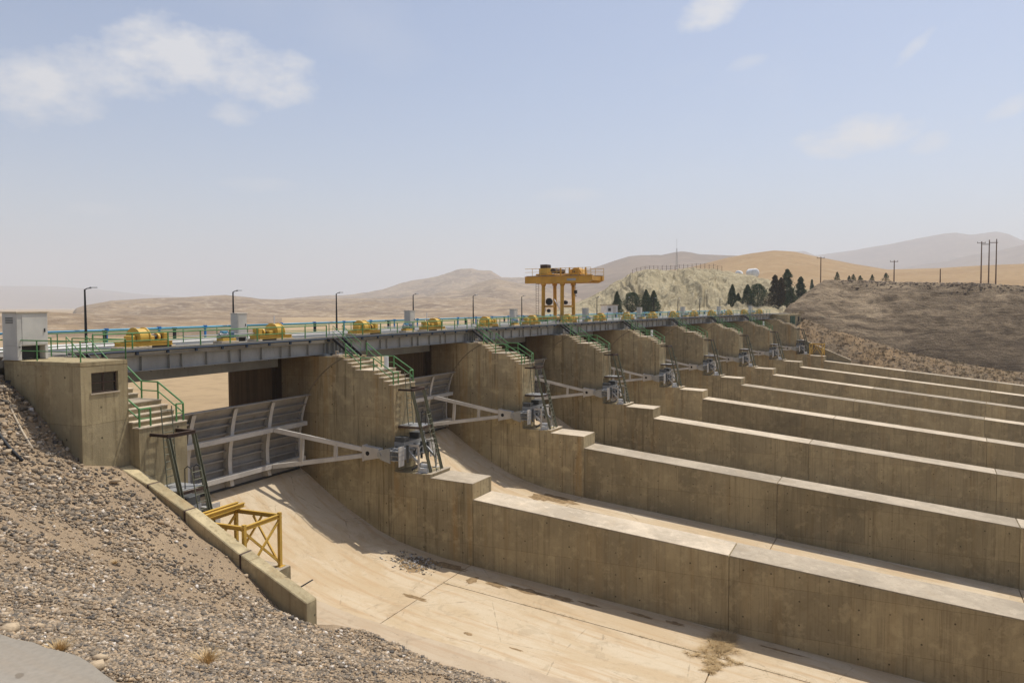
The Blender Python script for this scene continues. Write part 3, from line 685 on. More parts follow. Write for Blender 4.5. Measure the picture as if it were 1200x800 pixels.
# left abutment: stair pier without a chute wall
pier0 = thing('left_abutment', 'concrete stair abutment joined to the window block on the rubble bank', 'abutment', 0)
pier_body(MB(), 0, PW).build('body', MAT['block'], pier0); pier_top_parts(pier0)
pier8 = thing('right_abutment', 'farthest stepped concrete abutment, against the scrubby right bank', 'abutment', 8)
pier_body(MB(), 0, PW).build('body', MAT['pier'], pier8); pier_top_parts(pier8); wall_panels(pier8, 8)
# end block with green door on the right bank
m = MB().box(PW, 11.5, 7.2, 16.8, -9, -.12); m.build('end_block', MAT['block'], pier8, bevel=.03)
d = MB().box(3.9, 6.9, 7.06, 7.2, -2.0, -.42).build('door', MAT['door'], pier8); MB().box(5.33, 5.4, 7.04, 7.06, -1.95, -.45).build('door_seam', MAT['dark'], d)
MB().box(9.3, 9.95, 7.05, 7.2, -1.5, -.6).build('wall_box', MAT['black'], pier8)
# right bank curb wall
cr = thing('curb_wall', 'sloping concrete curb wall behind the far yellow frame', 'curb wall', 8)
pts = [(7.0, -3.9), (3.0, -5.4), (-.5, -6.9), (-4.2, -8.4)]
for (a, za), (b_, zb) in zip(pts[:-1], pts[1:]):
    MB().prism([(a, za), (b_ + .015, zb), (b_ + .015, zb - 3.5), (a, za - 3.5)], 2.35, 2.95).build('curb_block', MAT['wall'], cr, bevel=.02)
    MB().prism([(a, za + .03), (b_ + .015, zb + .03), (b_ + .015, zb + .002), (a, za + .002)], 2.36, 2.94).build('coping', MAT['top'], cr)

# left window block (control room) in front of the bridge end
wb = thing('window_block', 'square concrete control room with one dark window, at the bank end', 'control room', 0)
T0, T1, R0, R1, ZT, ZB = -1.95, 0.0, 5.5, 9.5, -.16, -6.0
wx0, wx1, wz0, wz1 = -1.53, -.42, -1.12, -.40
m = MB()
m.box(T0, T0 + .16, R0, R1, ZB, ZT); m.box(T1 - .16, T1 - .004, R0, R1, ZB, ZT); m.box(T0 + .16, T1 - .16, R1 - .16, R1, ZB, ZT)
m.box(T0 + .16, wx0, R0, R0 + .16, ZB, ZT); m.box(wx1, T1 - .16, R0, R0 + .16, ZB, ZT); m.box(wx0, wx1, R0, R0 + .16, ZB, wz0); m.box(wx0, wx1, R0, R0 + .16, wz1, ZT)
m.box(T0 + .16, T1 - .16, R0 + .16, R1 - .16, -1.7, -1.6)
m.build('wall', MAT['block'], wb)
MB().box(T0 - .008, T1 + 0.0, R0 - .008, R1 + .02, ZT + .001, -.01).build('roof_slab', MAT['block'], wb, bevel=.012)
w = MB(); y = R0 + .1
for a, b_ in ((wx0, wx0 + .05), (wx1 - .05, wx1), ((wx0 + wx1) / 2 - .025, (wx0 + wx1) / 2 + .025)): w.box(a, b_, y, y + .05, wz0, wz1)
for a, b_ in ((wz0, wz0 + .05), (wz1 - .05, wz1), (wz0 + .33, wz0 + .37)): w.box(wx0, wx1, y - .004, y + .054, a, b_)
wf = w.build('window', MAT['rusty'], wb)
for a, b_ in ((wx0 + .05, (wx0 + wx1) / 2 - .025), ((wx0 + wx1) / 2 + .025, wx1 - .05)):
    for c, d_ in ((wz0 + .05, wz0 + .33), (wz0 + .37, wz1 - .05)): MB().box(a, b_, y + .02, y + .028, c, d_).build('pane', MAT['glass'], wf)
MB().box(wx0 - .05, wx1 + .05, R0 - .03, R0 + .1, wz0 - .05, wz0).build('sill', MAT['top'], wb)

# sloping curb wall down the rubble bank
cw = thing('curb_wall', 'sloping concrete curb wall running down the rubble beside the near yellow frame', 'curb wall', 0)
pts = [(5.42, -3.92), (4.0, -4.43), (2.27, -5.2), (-.2, -6.45), (-2.95, -7.72)]
for k, ((a, za), (b_, zb)) in enumerate(zip(pts[:-1], pts[1:])):
    a2 = a - (.02 if k else 0); b2 = b_ + (.02 if k < 3 else 0)
    MB().prism([(a2, za), (b2, zb), (b2, zb - 2.2), (a2, za - 2.2)], -.56, -.02).build('curb_block', MAT['block'], cw, bevel=.03)
    if 0 < k: MB().prism([(a + .03, za + .004), (a - .03, za - .02), (a - .03, za - 1), (a + .03, za - 1)], -.568, -.012).build('joint_strip', MAT['rusty'], cw)
# ================================================================== RADIAL GATES
def make_gate():
    g_ = thing('radial_gate', '', 'gate', BAYC)
    hw = 7.36; a_top = math.atan2(-3.36 - ARC_C[1], 4.75); a_bot = math.asin((-7.72 - ARC_C[1]) / 5.62)
    n = 15
    o_, i_ = arc_pts(5.64, a_bot, a_top, n), arc_pts(5.60, a_bot, a_top, n)
    m = MB(); m.prism(o_ + i_[::-1], -hw, hw); m.build('skin_plate', MAT['gate'], g_)
    # top lip with round lifting holes and bottom seal
    m = MB(); (y1, z1) = o_[-1]; m.box(-hw, hw, y1 - .3, y1 + .03, z1 - .005, z1 + .05); m.build('top_flange', MAT['gate'], g_)
    (y0, z0) = o_[0]; MB().box(-hw, hw, y0 - .12, y0 + .02, z0 - .1, z0).build('bottom_seal', MAT['rubber'], g_)
    # horizontal rib stiffeners
    for a in np.linspace(a_bot, a_top, 10)[1:-1]:
        c, s_ = math.cos(a), math.sin(a); p = lambda rad: (ARC_C[0] + rad * c, ARC_C[1] + rad * s_)
        q0, q1 = p(5.6), p(5.42); m = MB().beam((-hw + .05, (q0[0] + q1[0]) / 2, (q0[1] + q1[1]) / 2), (hw - .05, (q0[0] + q1[0]) / 2, (q0[1] + q1[1]) / 2), .18, .018, (0, -s_, c))
        m.beam((-hw + .05, q1[0], q1[1]), (hw - .05, q1[0], q1[1]), .018, .09, (0, -s_, c)); m.build('rib', MAT['gate'], g_)
    # curved vertical girders
    for x in (-hw + .12, -4.3, -1.43, 1.43, 4.3, hw - .12):
        big = abs(x) < 7; rin = 5.14 if big else 5.3; m = MB()
        A = arc_pts(5.6, a_bot, a_top, n); dep = [(5.6 - rin) * (1 if a < .26 else 1 - .72 * (a - .26) / (a_top - .26)) for a in np.linspace(a_bot, a_top, n)]
        at = lambda e: [(ARC_C[0] + (5.6 - d_ - e) * math.cos(a), ARC_C[1] + (5.6 - d_ - e) * math.sin(a)) for d_, a in zip(dep, np.linspace(a_bot, a_top, n))]
        B, C = at(0), at(.02)
        m.prism(A + B[::-1], x - .012, x + .012); m.prism(B + C[::-1], x - (.13 if big else .1), x + (.13 if big else .1)); m.build('vertical_girder', MAT['arm'], g_)
    # two main cross beams
    lev = []
    for zc in (-5.0, -7.08):
        a = math.asin((zc - ARC_C[1]) / 5.0); y, z = ARC_C[0] + 4.96 * math.cos(a), zc; lev.append((y, z))
        MB().box(-hw + .2, hw - .2, y - .16, y + .16, z - .125, z + .125).build('cross_beam', MAT['arm'], g_, bevel=.006)
    # arms to the trunnions
    for sx in (-1, 1):
        hub = (sx * 6.95, 6.25, -6.4)
        ends = []
        for y, z in lev:
            p = Vector((sx * 4.3, y - .17, z)); q = Vector((sx * 6.93, 6.45, -6.4 + (.13 if z > -6 else -.13))); ends.append((p, q))
            m = MB(); m.beam(p, q, .18, .25); m.build('arm', MAT['arm'], g_, bevel=.006)
        for f in (.30, .66):
            p = ends[0][0].lerp(ends[0][1], f); q = ends[1][0].lerp(ends[1][1], f); MB().beam(p, q, .15, .19, (0, 1, 0)).build('strut', MAT['arm'], g_)
        x0, x1 = sorted((sx * 6.70, sx * 7.10)); m = MB(); m.prism([(6.62, -6.80), (6.62, -6.0), (6.3, -6.02), (5.5, -6.1), (5.5, -6.62), (6.3, -6.78)], x0, x1)
        h = m.build('trunnion_hub', MAT['arm'], g_, bevel=.01)
        for xf in (x0 - .006, x1 + .006):
            m = MB(); m.tube([(xf - .004, 6.28, -6.4), (xf + .004, 6.28, -6.4)], .13, 16); m.build('pin', MAT['dark'], h)
        MB().box(x0 - .03, x1 + .03, 6.55, 6.63, -6.86, -5.95).build('end_plate', MAT['arm'], h)
    # hoist rope lugs
    for x in (-6.4, 6.4): MB().box(x - .12, x + .12, y0 - .5, y0 - .05, z0 + .15, z0 + .5).build('rope_lug', MAT['steel'], g_)
    return g_
gate = make_gate(); GATES = {0: gate}
for b in range(1, 8): GATES[b] = place(copy_tree(gate), b + BAYC)
for b, o in GATES.items():
    tag(o, 'grey steel radial gate with pale arms in the nearest bay, sunlit apron in front' if b == 0 else f'grey steel radial gate in the {ORD[b + 1]} bay from the window block', 'gate', 'radial gates between the piers')

# ================================================================== TRUNNION GIRDERS on the pier platforms
def make_trunnion():
    t = thing('trunnion_girder', '', 'anchor girder', 1)
    m = MB(); m.box(-.55, PW + .55, 4.2, 4.75, -6.72, -6.05); m.build('box_girder', MAT['steel'], t, bevel=.012)
    for sx, x in ((-1, -.55), (1, PW + .55)):
        for dx in (-.22, .22):
            m = MB().prism([(4.75, -6.85), (4.75, -6.0), (5.35, -6.12), (5.62, -6.3), (5.62, -6.52), (5.35, -6.7)], x + dx - .025, x + dx + .025); m.build('yoke_cheek', MAT['steel'], t)
        m = MB().tube([(x - .3, 5.45, -6.41), (x + .3, 5.45, -6.41)], .1, 12); m.build('yoke_pin', MAT['steel'], t)
        m = MB().box(x - .27, x + .27, 4.16, 4.2, -7.0, -5.9); m.build('end_plate', MAT['arm'], t)
    for x in (.18, PW - .18):
        m = MB().box(x - .05, x + .05, 3.45, 4.15, -6.0, -5.86); m.box(x - .035, x + .035, 3.45, 3.55, -7.46, -5.86); m.box(x - .16, x + .16, 3.35, 3.65, -7.47, -7.43)
        m.build('support', MAT['arm'], t)
        m = MB().beam((x, 3.5, -6.9), (x, 4.2, -6.25), .1, .12); m.build('brace', MAT['steel'], t)
    m = MB()
    for k in range(5): m.tube([(.45 + k * .33, 4.2, -6.2), (.45 + k * .33, 3.95, -6.2)], .055, 8); m.tube([(.45 + k * .33, 4.2, -6.55), (.45 + k * .33, 3.95, -6.55)], .055, 8)
    m.build('anchor_bolts', MAT['steel'], t)
    m = MB().box(.3, .95, 3.1, 3.6, -7.46, -7.2); m.tube([(.62, 3.1, -7.1), (.62, 3.6, -7.1)], .11, 10); m.build('grease_pump', MAT['white'], t)
    for bx in ((-.02, .5, 4.3, 4.95, -5.752, -5.48), (1.5, 2.2, 4.3, 4.95, -5.752, -5.42)): MB().box(*bx).build('junction_box', MAT['steel_dark'], t, bevel=.015)
    for z_ in (-6.15, -6.4, -6.65): MB().box(-.86, -.24, 4.15, 4.8, z_ - .012, z_ + .012).build('stiffener', MAT['steel'], t)
    for x in (.02, .75, 1.5, 2.2): MB().box(x - .012, x + .012, 4.05, 4.2, -6.9, -5.9).build('stiffener', MAT['steel_dark'], t)
    MB().tube([(.1, 3.9, -7.3), (.9, 3.7, -7.0), (1.8, 3.9, -7.2)], .05, 6).build('hydraulic_hose', MAT['black'], t)
    m = MB().box(-.02, 2.24, 4.3, 4.98, -6.04, -5.76); m.build('girder_head', MAT['steel'], t)
    return t
tr = make_trunnion(); TR = {1: tr}
for i in (0, *range(2, 9)): TR[i] = place(copy_tree(tr), i)
for i, o in TR.items():
    tag(o, {0: 'grey steel trunnion girder half hidden behind the near curb wall', 8: 'grey steel trunnion girder at the far abutment beside the yellow frame'}.get(i, f'grey steel trunnion girder on the platform of the {ORD[i]} pier from the window block'), 'anchor girder', 'trunnion girders on the pier platforms')

# ================================================================== LADDER FRAMES below the stairs
def make_ladder(rust):
    L = thing('ladder_frame', '', 'ladder', 1)
    tl, tr_ = .5, 1.72
    top = MB(); zt = -2.86
    top.ibeam((tl, 5.0, zt), (tl, 4.1, zt), .08, .11); top.ibeam((tr_, 5.0, zt), (tr_, 4.1, zt), .1, .14); top.ibeam((tl - .06, 4.06, zt + .001), (tr_ + .06, 4.06, zt + .001), .1, .14)
    top.build('top_bracket', MAT['rusty'], L)
    for t in (tl, tr_):
        m = MB(); m.ibeam((t, 4.08, zt - .07), (t, 2.9, -7.46), .13, .14, up=(1, 0, 0)); m.build('leg', MAT['ladder'], L)
    # mid platform
    m = MB(); zm = -4.92
    m.box(tl, tr_, 3.62, 5.0, zm, zm + .03); m.build('platform', MAT['steel'], L)
    m = MB(); m.beam((tl - .05, 5.0, zm - .06), (tl - .05, 3.5, zm - .06), .06, .1); m.beam((tr_ + .05, 5.0, zm - .06), (tr_ + .05, 3.5, zm - .06), .06, .1); m.beam((tl - .05, 3.56, zm - .06), (tr_ + .05, 3.56, zm - .06), .06, .1); m.build('platform_frame', MAT['rusty'], L)
    # upper ladder from the stair nose down to the platform
    def rungs(p0, p1, x0, x1, nr, name):
        r_ = MB()
        for x in (x0, x1): r_.tube([(x, *p0), (x, *p1)], .022, 6)
        lr = r_.build(name, MAT['ladder'], L)
        for k in range(nr):
            f = (k + .5) / nr; y, z = p0[0] + (p1[0] - p0[0]) * f, p0[1] + (p1[1] - p0[1]) * f
            MB().tube([(x0, y, z), (x1, y, z)], .02, 5).build('rung', MAT['ladder'], lr)
    rungs((4.78, -1.85), (4.55, -4.9), .82, 1.32, 11, 'upper_ladder')
    rungs((3.42, -4.1), (2.78, -7.44), .92, 1.36, 12, 'lower_ladder')
    # hooped hand grips on the platform
    m = MB()
    for x in (.92, 1.36): m.tube([(x, 3.42, -4.1), (x, 3.6, -4.02), (x, 3.75, -4.12), (x, 3.76, -4.9)], .02, 6)
    m.build('hand_grip', MAT['black'], L)
    return L
lad = make_ladder(0); LAD = {1: lad}
for i in (0, *range(2, 9)): LAD[i] = place(copy_tree(lad), i)
for i, o in LAD.items():
    tag(o, {0: 'rusty olive ladder frame standing just above the near yellow frame', 8: 'dark ladder frame on the farthest abutment beside the far yellow frame'}.get(i, f'olive steel ladder frame below the stairs of the {ORD[i]} pier from the window block'), 'ladder', 'inclined ladder frames on the pier noses')

# ================================================================== STAIR RAILINGS (green) on each pier
def railing(name, pts, h=.74, mat='green', posts=None, rp=.036, mids=(.5,), parent=None, prail=None):
    """posts at pts (t, r, z); rails follow the post tops"""
    for (t, r, z) in (posts or pts):
        MB().tube([(t, r, z), (t, r, z + h)], rp, 6).build('post', MAT[mat], parent)
    MB().tube([(t, r, z + h) for t, r, z in pts], rp * .95, 6).build('top_rail', MAT[mat], parent)
    for f in mids: MB().tube([(t, r, z + h * f) for t, r, z in pts], rp * .7, 6).build('mid_rail', MAT[mat], parent)
def stair_rail(side):
    t = thing('stair_railing', '', 'railing', 1); x = .09 if side < 0 else PW - .09
    pts = [(x, 8.35, -1.05), (x, 7.3, -1.81), (x, 6.4, -1.81), (x, 5.08, -2.59)]
    railing('r', pts, parent=t)
    if side < 0: railing('r', [(x, 5.07, -2.6), (x + .5, 5.07, -2.6)], parent=t)
    else: railing('r', [(x, 5.07, -2.6), (x - .35, 5.07, -2.6)], parent=t)
    return t
RL = {}
for side, nm in ((-1, 'left'), (1, 'right')):
    base = stair_rail(side)
    for i in range(0, 8):
        o = base if i == 0 else copy_tree(base); place(o, i); RL[i, side] = o
        tag(o, f'green stair railing on the {nm} edge of the ' + ('stairs beside the window block' if i == 0 else f'{ORD[i]} pier from the window block'), 'railing', 'green stair railings')
# steel stairs from the bridge deck down to each pier
def steel_stair():
    t = thing('steel_stair', '', 'steps', 1)
    for x in (.75, 1.65):
        MB().beam((x, 9.75, -.04), (x, 8.35, -1.04), .04, .16).build('stringer', MAT['black'], t)
        m = MB(); m.tube([(x, 9.75, 0.0), (x, 9.75, .74), (x, 8.4, -.28), (x, 8.4, -1.04)], .022, 6); m.tube([(x, 9.75, .38), (x, 8.4, -.64)], .016, 6); m.build('handrail', MAT['green'], t)
    for k in range(5):
        f = (k + .5) / 5; y, z = 9.75 - 1.4 * f, -.04 - 1.0 * f; MB().box(.77, 1.63, y - .12, y + .12, z - .01, z + .02).build('tread', MAT['black'], t)
    MB().box(.3, 1.7, 9.72, 10.05, -.05, .0).build('landing', MAT['rusty'], t)
    return t
ss = steel_stair()
for i in range(0, 8):
    o = ss if i == 0 else copy_tree(ss); place(o, i)
    tag(o, 'black steel stair from deck down to the ' + ('stairs beside the window block' if i == 0 else f'{ORD[i]} pier from the window block'), 'steps', 'steel stairs from deck to piers')
# white vent pipes on some stairs
for i in (1, 4, 7):
    t = thing('vent_pipe', f'short white pipe standing on the stairs of the {ORD[i]} pier from the window block', 'pipe', i, 1.3, 6.35, -1.8, group='white pipes on the stairs')
    MB().tube([(0, 0, 0), (0, 0, .72)], .13, 14).build('pipe_body', MAT['white'], t, smooth=False); MB().tube([(0, 0, .72), (0, 0, .76)], .145, 14).build('pipe_cap', MAT['white'], t)
# ================================================================== BRIDGE
def make_span():
    t = thing('bridge_span', '', 'bridge', BAYC)
    h = lambda r: 8.5 * (1 + r / RAD) + .06
    def slabz(r0, r1, z0, z1, name, mat, bev=0.):
        a, b = h(r0) - .012, h(r1) - .012
        m = MB().add([(-a, r0, z0), (a, r0, z0), (b, r1, z0), (-b, r1, z0), (-a, r0, z1), (a, r0, z1), (b, r1, z1), (-b, r1, z1)],
                     [(3, 2, 1, 0), (4, 5, 6, 7), (0, 1, 5, 4), (1, 2, 6, 5), (2, 3, 7, 6), (3, 0, 4, 7)]); return m.build(name, mat, t, bevel=bev)
    slabz(9.95, 12.6, -.26, .0, 'deck_slab', MAT['deck'], .012); slabz(14.2, 18.62, -.26, .0, 'deck_slab', MAT['deck'], .012)
    slabz(12.62, 14.18, -.1, -.012, 'slot_cover', MAT['steel_dark'])
    slabz(9.97, 10.12, .002, .07, 'deck_curb', MAT['deck'], .01)
    a = h(10.2) - .03
    def girder(r, z0, z1, fl, stiff):
        gd = MB().box(-a, a, r - .01, r + .01, z0, z1).build('girder_web', MAT['girder'], t)
        MB().box(-a, a, r - fl, r + fl, z1 - .025, z1).build('flange', MAT['girder'], gd); MB().box(-a, a, r - fl, r + fl, z0 - .025, z0).build('flange', MAT['girder'], gd)
        for x in stiff: MB().box(x - .012, x + .012, r - fl * .92, r - .011, z0 + .001, z1 - .026).build('stiffener', MAT['girder'], gd)
    xs = [-8.4, -8.05, -7.7, -7.35]; x = -6.6; k = 0
    while x < 8.4: xs.append(x); x += (1.55, .75)[k % 3 == 2]; k += 1
    girder(10.28, -.93, -.262, .17, xs + [8.0, 8.35])
    girder(12.3, -1.0, -.262, .17, [-6, -3, 0, 3, 6])
    girder(14.5, -.93, -.262, .17, [-6, -3, 0, 3, 6]); girder(17.6, -.93, -.262, .17, [-6, -3, 0, 3, 6])
    # deep lifting beam hanging over the gate slot
    gb = MB().box(-7.1, 7.1, 12.95, 13.5, -1.72, -.7).build('slot_beam', MAT['girder'], t)
    for x in np.arange(-6.3, 6.4, 2.1): MB().prismy([(x - .1, -1.02), (x + .1, -1.02), (x + .03, -1.3), (x - .03, -1.3)], 12.9, 12.95).build('lug', MAT['girder'], gb)
    return t
sp = make_span(); SP = {0: sp}
for b in range(1, 8): SP[b] = place(copy_tree(sp), b + BAYC)
for b, o in SP.items():
    tag(o, 'grey steel girder bridge span over the nearest bay' if b == 0 else f'grey steel girder bridge span over the {ORD[b + 1]} bay from the window block', 'bridge', 'bridge spans over the gates')
# approach slab at the left end
t = thing('approach_slab', 'pale concrete deck slab behind the window block at the bank end', 'slab', 0)
MB().box(-30, 1.05, 9.56, 18.6, -.3, -.02).build('slab_body', MAT['deck'], t, bevel=.02)
t = thing('approach_slab', 'pale concrete deck slab at the far end of the bridge', 'slab', 8)
MB().box(1.25, 22, 9.6, 18.6, -.12, .02).build('slab_body', MAT['deck'], t, bevel=.02)
# service pipe along the downstream deck edge
ip = np.linspace(0.02, 8.05, 60)
t = thing('service_pipe', 'long dark blue pipe along the downstream deck edge', 'pipe', 4.5)
m = MB(); m.tube([loc(P3(i, 0, 9.90, -.03), 4.5) for i in ip], .042, 8); m.build('pipe_run', MAT['darkblue'], t, smooth=True)
for i in np.arange(.15, 8.0, .098):
    q = loc(P3(i, 0, 9.9, 0), 4.5); MB().box(q[0] - .06, q[0] + .06, q[1] - .02, q[1] + .1, -.19, -.06).build('bracket', MAT['darkblue'], t)

# ================================================================== DECK RAILINGS
def deck_rail(r, mat, z, h, step, t0, t1, rp, mids, name='deck_railing'):
    t = thing(name, '', 'railing', BAYC); n = max(1, round((t1 - t0) / step))
    pts = [(x, r, z) for x in np.linspace(t0, t1, n + 1)]
    railing('r', pts, h, mat, None, rp, mids, t); return t
def repeat(base, bays, fmt, first, cat, grp):
    for b in bays:
        o = base if b == bays[0] else copy_tree(base); place(o, b + BAYC)
        tag(o, first if b == 0 else fmt.format(ORD[b + 1]), cat, grp)
repeat(deck_rail(10.05, 'green', .07, .70, 1.95, -7.55, 8.05, .036, (.5,)), list(range(4)), 'green deck edge railing over the {} bay from the window block', 'green deck edge railing over the nearest bay', 'railing', 'downstream deck railings')
repeat(deck_rail(10.05, 'palegreen', .07, .70, 1.95, -7.55, 8.05, .036, (.5,)), list(range(4, 8)), 'pale green deck edge railing over the {} bay from the window block', '', 'railing', 'downstream deck railings')
repeat(deck_rail(14.3, 'green', 0, .72, 2.4, -8.5, 8.5, .026, (.45,)), list(range(3)), 'green railing behind the hoists of the {} bay from the window block', 'green railing behind the hoists of the nearest bay', 'railing', 'railings behind the hoists')
repeat(deck_rail(14.3, 'palegreen', 0, .72, 2.4, -8.5, 8.5, .026, (.45,)), list(range(3, 8)), 'pale green railing behind the hoists of the {} bay from the window block', '', 'railing', 'railings behind the hoists')
# thick blue pipe rail on the upstream edge
def pipe_rail():
    t = thing('pipe_railing', '', 'railing', BAYC); a = 8.5 * (1 + 18.4 / RAD) + .07
    MB().tube([(-a, 18.4, .66), (a, 18.4, .66)], .055, 8).build('pipe_run', MAT['skyblue'], t, smooth=True)
    for x in np.linspace(-a + 1.5, a - 2, 5):
        p = MB().box(x - .05, x + .05, 18.35, 18.45, 0, .6).build('post', MAT['blue'], t); MB().box(x - .08, x + .08, 18.3, 18.5, .57, .76).build('clamp', MAT['blue'], p)
    for x in np.linspace(-a + 3.4, a - .1, 4):
        p = MB().box(x - .07, x + .07, 17.9, 18.04, 0, .62).build('bollard', MAT['black'], t); MB().box(x - .1, x + .1, 17.87, 18.07, .62, .68).build('bollard_cap', MAT['black'], p)
    return t
repeat(pipe_rail(), list(range(-1, 8)), 'blue pipe railing on the upstream deck edge above the {} bay', 'blue pipe railing on the upstream deck edge above the nearest bay', 'railing', 'blue pipe railings upstream')
for o in [x for x in bpy.data.objects if x.name.startswith('pipe_railing') and x['label'].endswith('the  bay')]: o['label'] = 'blue pipe railing behind the tall cream cabinet at the bank end'
# railing round the roof of the window block
t = thing('roof_railing', 'thin green railing round the roof of the window block', 'railing', 0)
railing('r', [(-1.88, 9.9, 0), (-1.88, 7.8, 0), (-1.88, 5.56, 0), (-.02, 5.56, 0)], .73, 'green', None, .026, (.48,), t)
railing('r', [(-.02, 5.56, 0), (-.02, 8.4, 0)], .73, 'green', None, .026, (.48,), t)
t = thing('deck_railing', 'green railing at the head of the steps behind the window block', 'railing', 0)
railing('r', [(.1, 9.75, 0), (-1.0, 9.75, 0), (-2.6, 9.75, 0)], .73, 'green', None, .028, (.48,), t)
railing('r', [(-2.6, 9.75, 0), (-6, 9.75, 0), (-10, 9.75, 0)], .73, 'green', None, .028, (.48,), t)

# ================================================================== HOISTS, MOTORS, CABINETS on the deck
def make_hoist(flip):
    t = thing('gate_hoist', '', 'hoist', BAYC); f = -1 if flip else 1
    MB().box(-1.45, 1.45, -.42, .42, 0, .13).build('plinth', MAT['top'], t, bevel=.02)
    m = MB()
    for y in (-.34, .34): m.ibeam((-1.3, y, .23), (1.3, y, .23), .12, .2)
    for x in (-1.25, -.4, .45, 1.25): m.beam((x, -.34, .23), (x, .34, .23), .06, .16)
    m.build('base_frame', MAT['yellow'], t)
    # drum cover: half round casing
    n = 18; c0 = (f * -.30); m = MB()
    ring = [(.44 * math.cos(a), .50 + .44 * math.sin(a)) for a in np.linspace(-.35, math.pi + .35, n)]
    m.prism(ring, c0 - .26, c0 + .26); dc = m.build('drum_cover', MAT['yellow'], t, bevel=.012)
    for x in (c0 - .27, c0 + .27):
        MB().prism([(.48 * math.cos(a), .50 + .48 * math.sin(a)) for a in np.linspace(-.38, math.pi + .38, n)], x - .03, x + .03).build('drum_flange', MAT['yellow'], dc)
    m = MB().box(f * -.78 - .14, f * -.78 + .14, -.24, .24, .33, .62); m.build('side_gear', MAT['yellow'], t, bevel=.03); m = MB().box(f * .22 - .18, f * .22 + .18, -.24, .24, .33, .58); m.build('gearbox', MAT['yellow'], t, bevel=.03)
    m = MB().tube([(f * .5, 0, .5), (f * .98, 0, .5)], .12, 12); m.build('coupling', MAT['black'], t)
    m = MB().tube([(f * .66, 0, .5), (f * .78, 0, .5)], .19, 12); m.build('brake_drum', MAT['yellow'], t)
    m = MB().box(f * 1.08 - .16, f * 1.08 + .16, -.22, .22, .33, .72); m.build('bearing_block', MAT['yellow'], t, bevel=.03)
    MB().box(f * .62 - .55, f * .62 + .55, -.432, -.30, .015, .135).build('rope_slot', MAT['dark'], t)
    return t
for side, x, nm in ((0, -4.2, 'left'), (1, 4.3, 'right')):
    base = make_hoist(side)
    for b in range(8):
        o = base if b == 0 else copy_tree(base); place(o, b + BAYC, x, 10.95, 0.0)
        tag(o, f'yellow gate hoist at the {nm} of the ' + ('nearest bay' if b == 0 else f'{ORD[b + 1]} bay from the window block'), 'hoist', 'yellow gate hoists on the deck')
def make_motor():
    t = thing('hoist_motor', '', 'motor', BAYC)
    MB().box(-.62, .62, -.3, .3, 0, .14).build('plinth', MAT['top'], t, bevel=.015); MB().box(-.45, .5, -.22, .22, .14, .28).build('base_plate', MAT['yellow'], t, bevel=.01)
    m = MB().tube([(-.5, 0, .42), (.1, 0, .42)], .14, 12); m.build('motor_body', MAT['steel'], t)
    fan = MB()
    for k in range(6): fan.tube([(-.42 + k * .09, 0, .42), (-.40 + k * .09, 0, .42)], .165, 12)
    fan.build('cooling_fins', MAT['steel'], t)
    MB().box(.1, .42, -.17, .17, .28, .6).build('gearbox', MAT['motor'], t, bevel=.02); MB().box(-.3, .0, -.12, .12, .55, .66).build('terminal_box', MAT['skyblue'], t)
    m = MB().tube([(-2.8, 0, .46), (-.5, 0, .46)], .035, 6); m.tube([(.4, 0, .46), (2.2, 0, .46)], .035, 6); m.build('drive_shaft', MAT['steel'], t); return t
base = make_motor()
for b in range(8):
    o = base if b == 0 else copy_tree(base); place(o, b + BAYC, .95, 11.0, 0)
    tag(o, 'blue-grey hoist motor between the two hoists of the ' + ('nearest bay' if b == 0 else f'{ORD[b + 1]} bay from the window block'), 'motor', 'hoist motors on the deck')
def make_cabinet(w, d, h, legs=.22):
    t = thing('control_cabinet', '', 'cabinet', BAYC)
    MB().box(-w / 2, w / 2, -d / 2, d / 2, legs, h).build('body', MAT['cabinet'], t, bevel=.015); MB().box(-w / 2 - .03, w / 2 + .03, -d / 2 - .03, d / 2 + .03, h, h + .04).build('cap', MAT['cabinet'], t)
    dr = MB().box(-w / 2 + .05, w / 2 - .05, -d / 2 - .015, -d / 2, legs + .06, h - .06).build('door', MAT['cabinet'], t); MB().box(w / 2 - .16, w / 2 - .12, -d / 2 - .04, -d / 2 - .015, h * .55, h * .55 + .12).build('handle', MAT['black'], dr)
    for x in (-w / 2 + .06, w / 2 - .06): MB().box(x - .04, x + .04, -d / 2 + .03, d / 2 - .03, 0, legs).build('leg', MAT['steel'], t)
    MB().box(-w / 2 + .1, w / 2 - .1, -d / 2 + .08, d / 2 - .08, .01, legs).build('cable_box', MAT['black'], t); return t
base = make_cabinet(.72, .5, 1.52)
for b in range(8):
    o = base if b == 0 else copy_tree(base); place(o, b + BAYC, 3.2, 12.25, 0)
    tag(o, 'cream control cabinet between the hoists of the ' + ('nearest bay' if b == 0 else f'{ORD[b + 1]} bay from the window block'), 'cabinet', 'control cabinets on the deck')
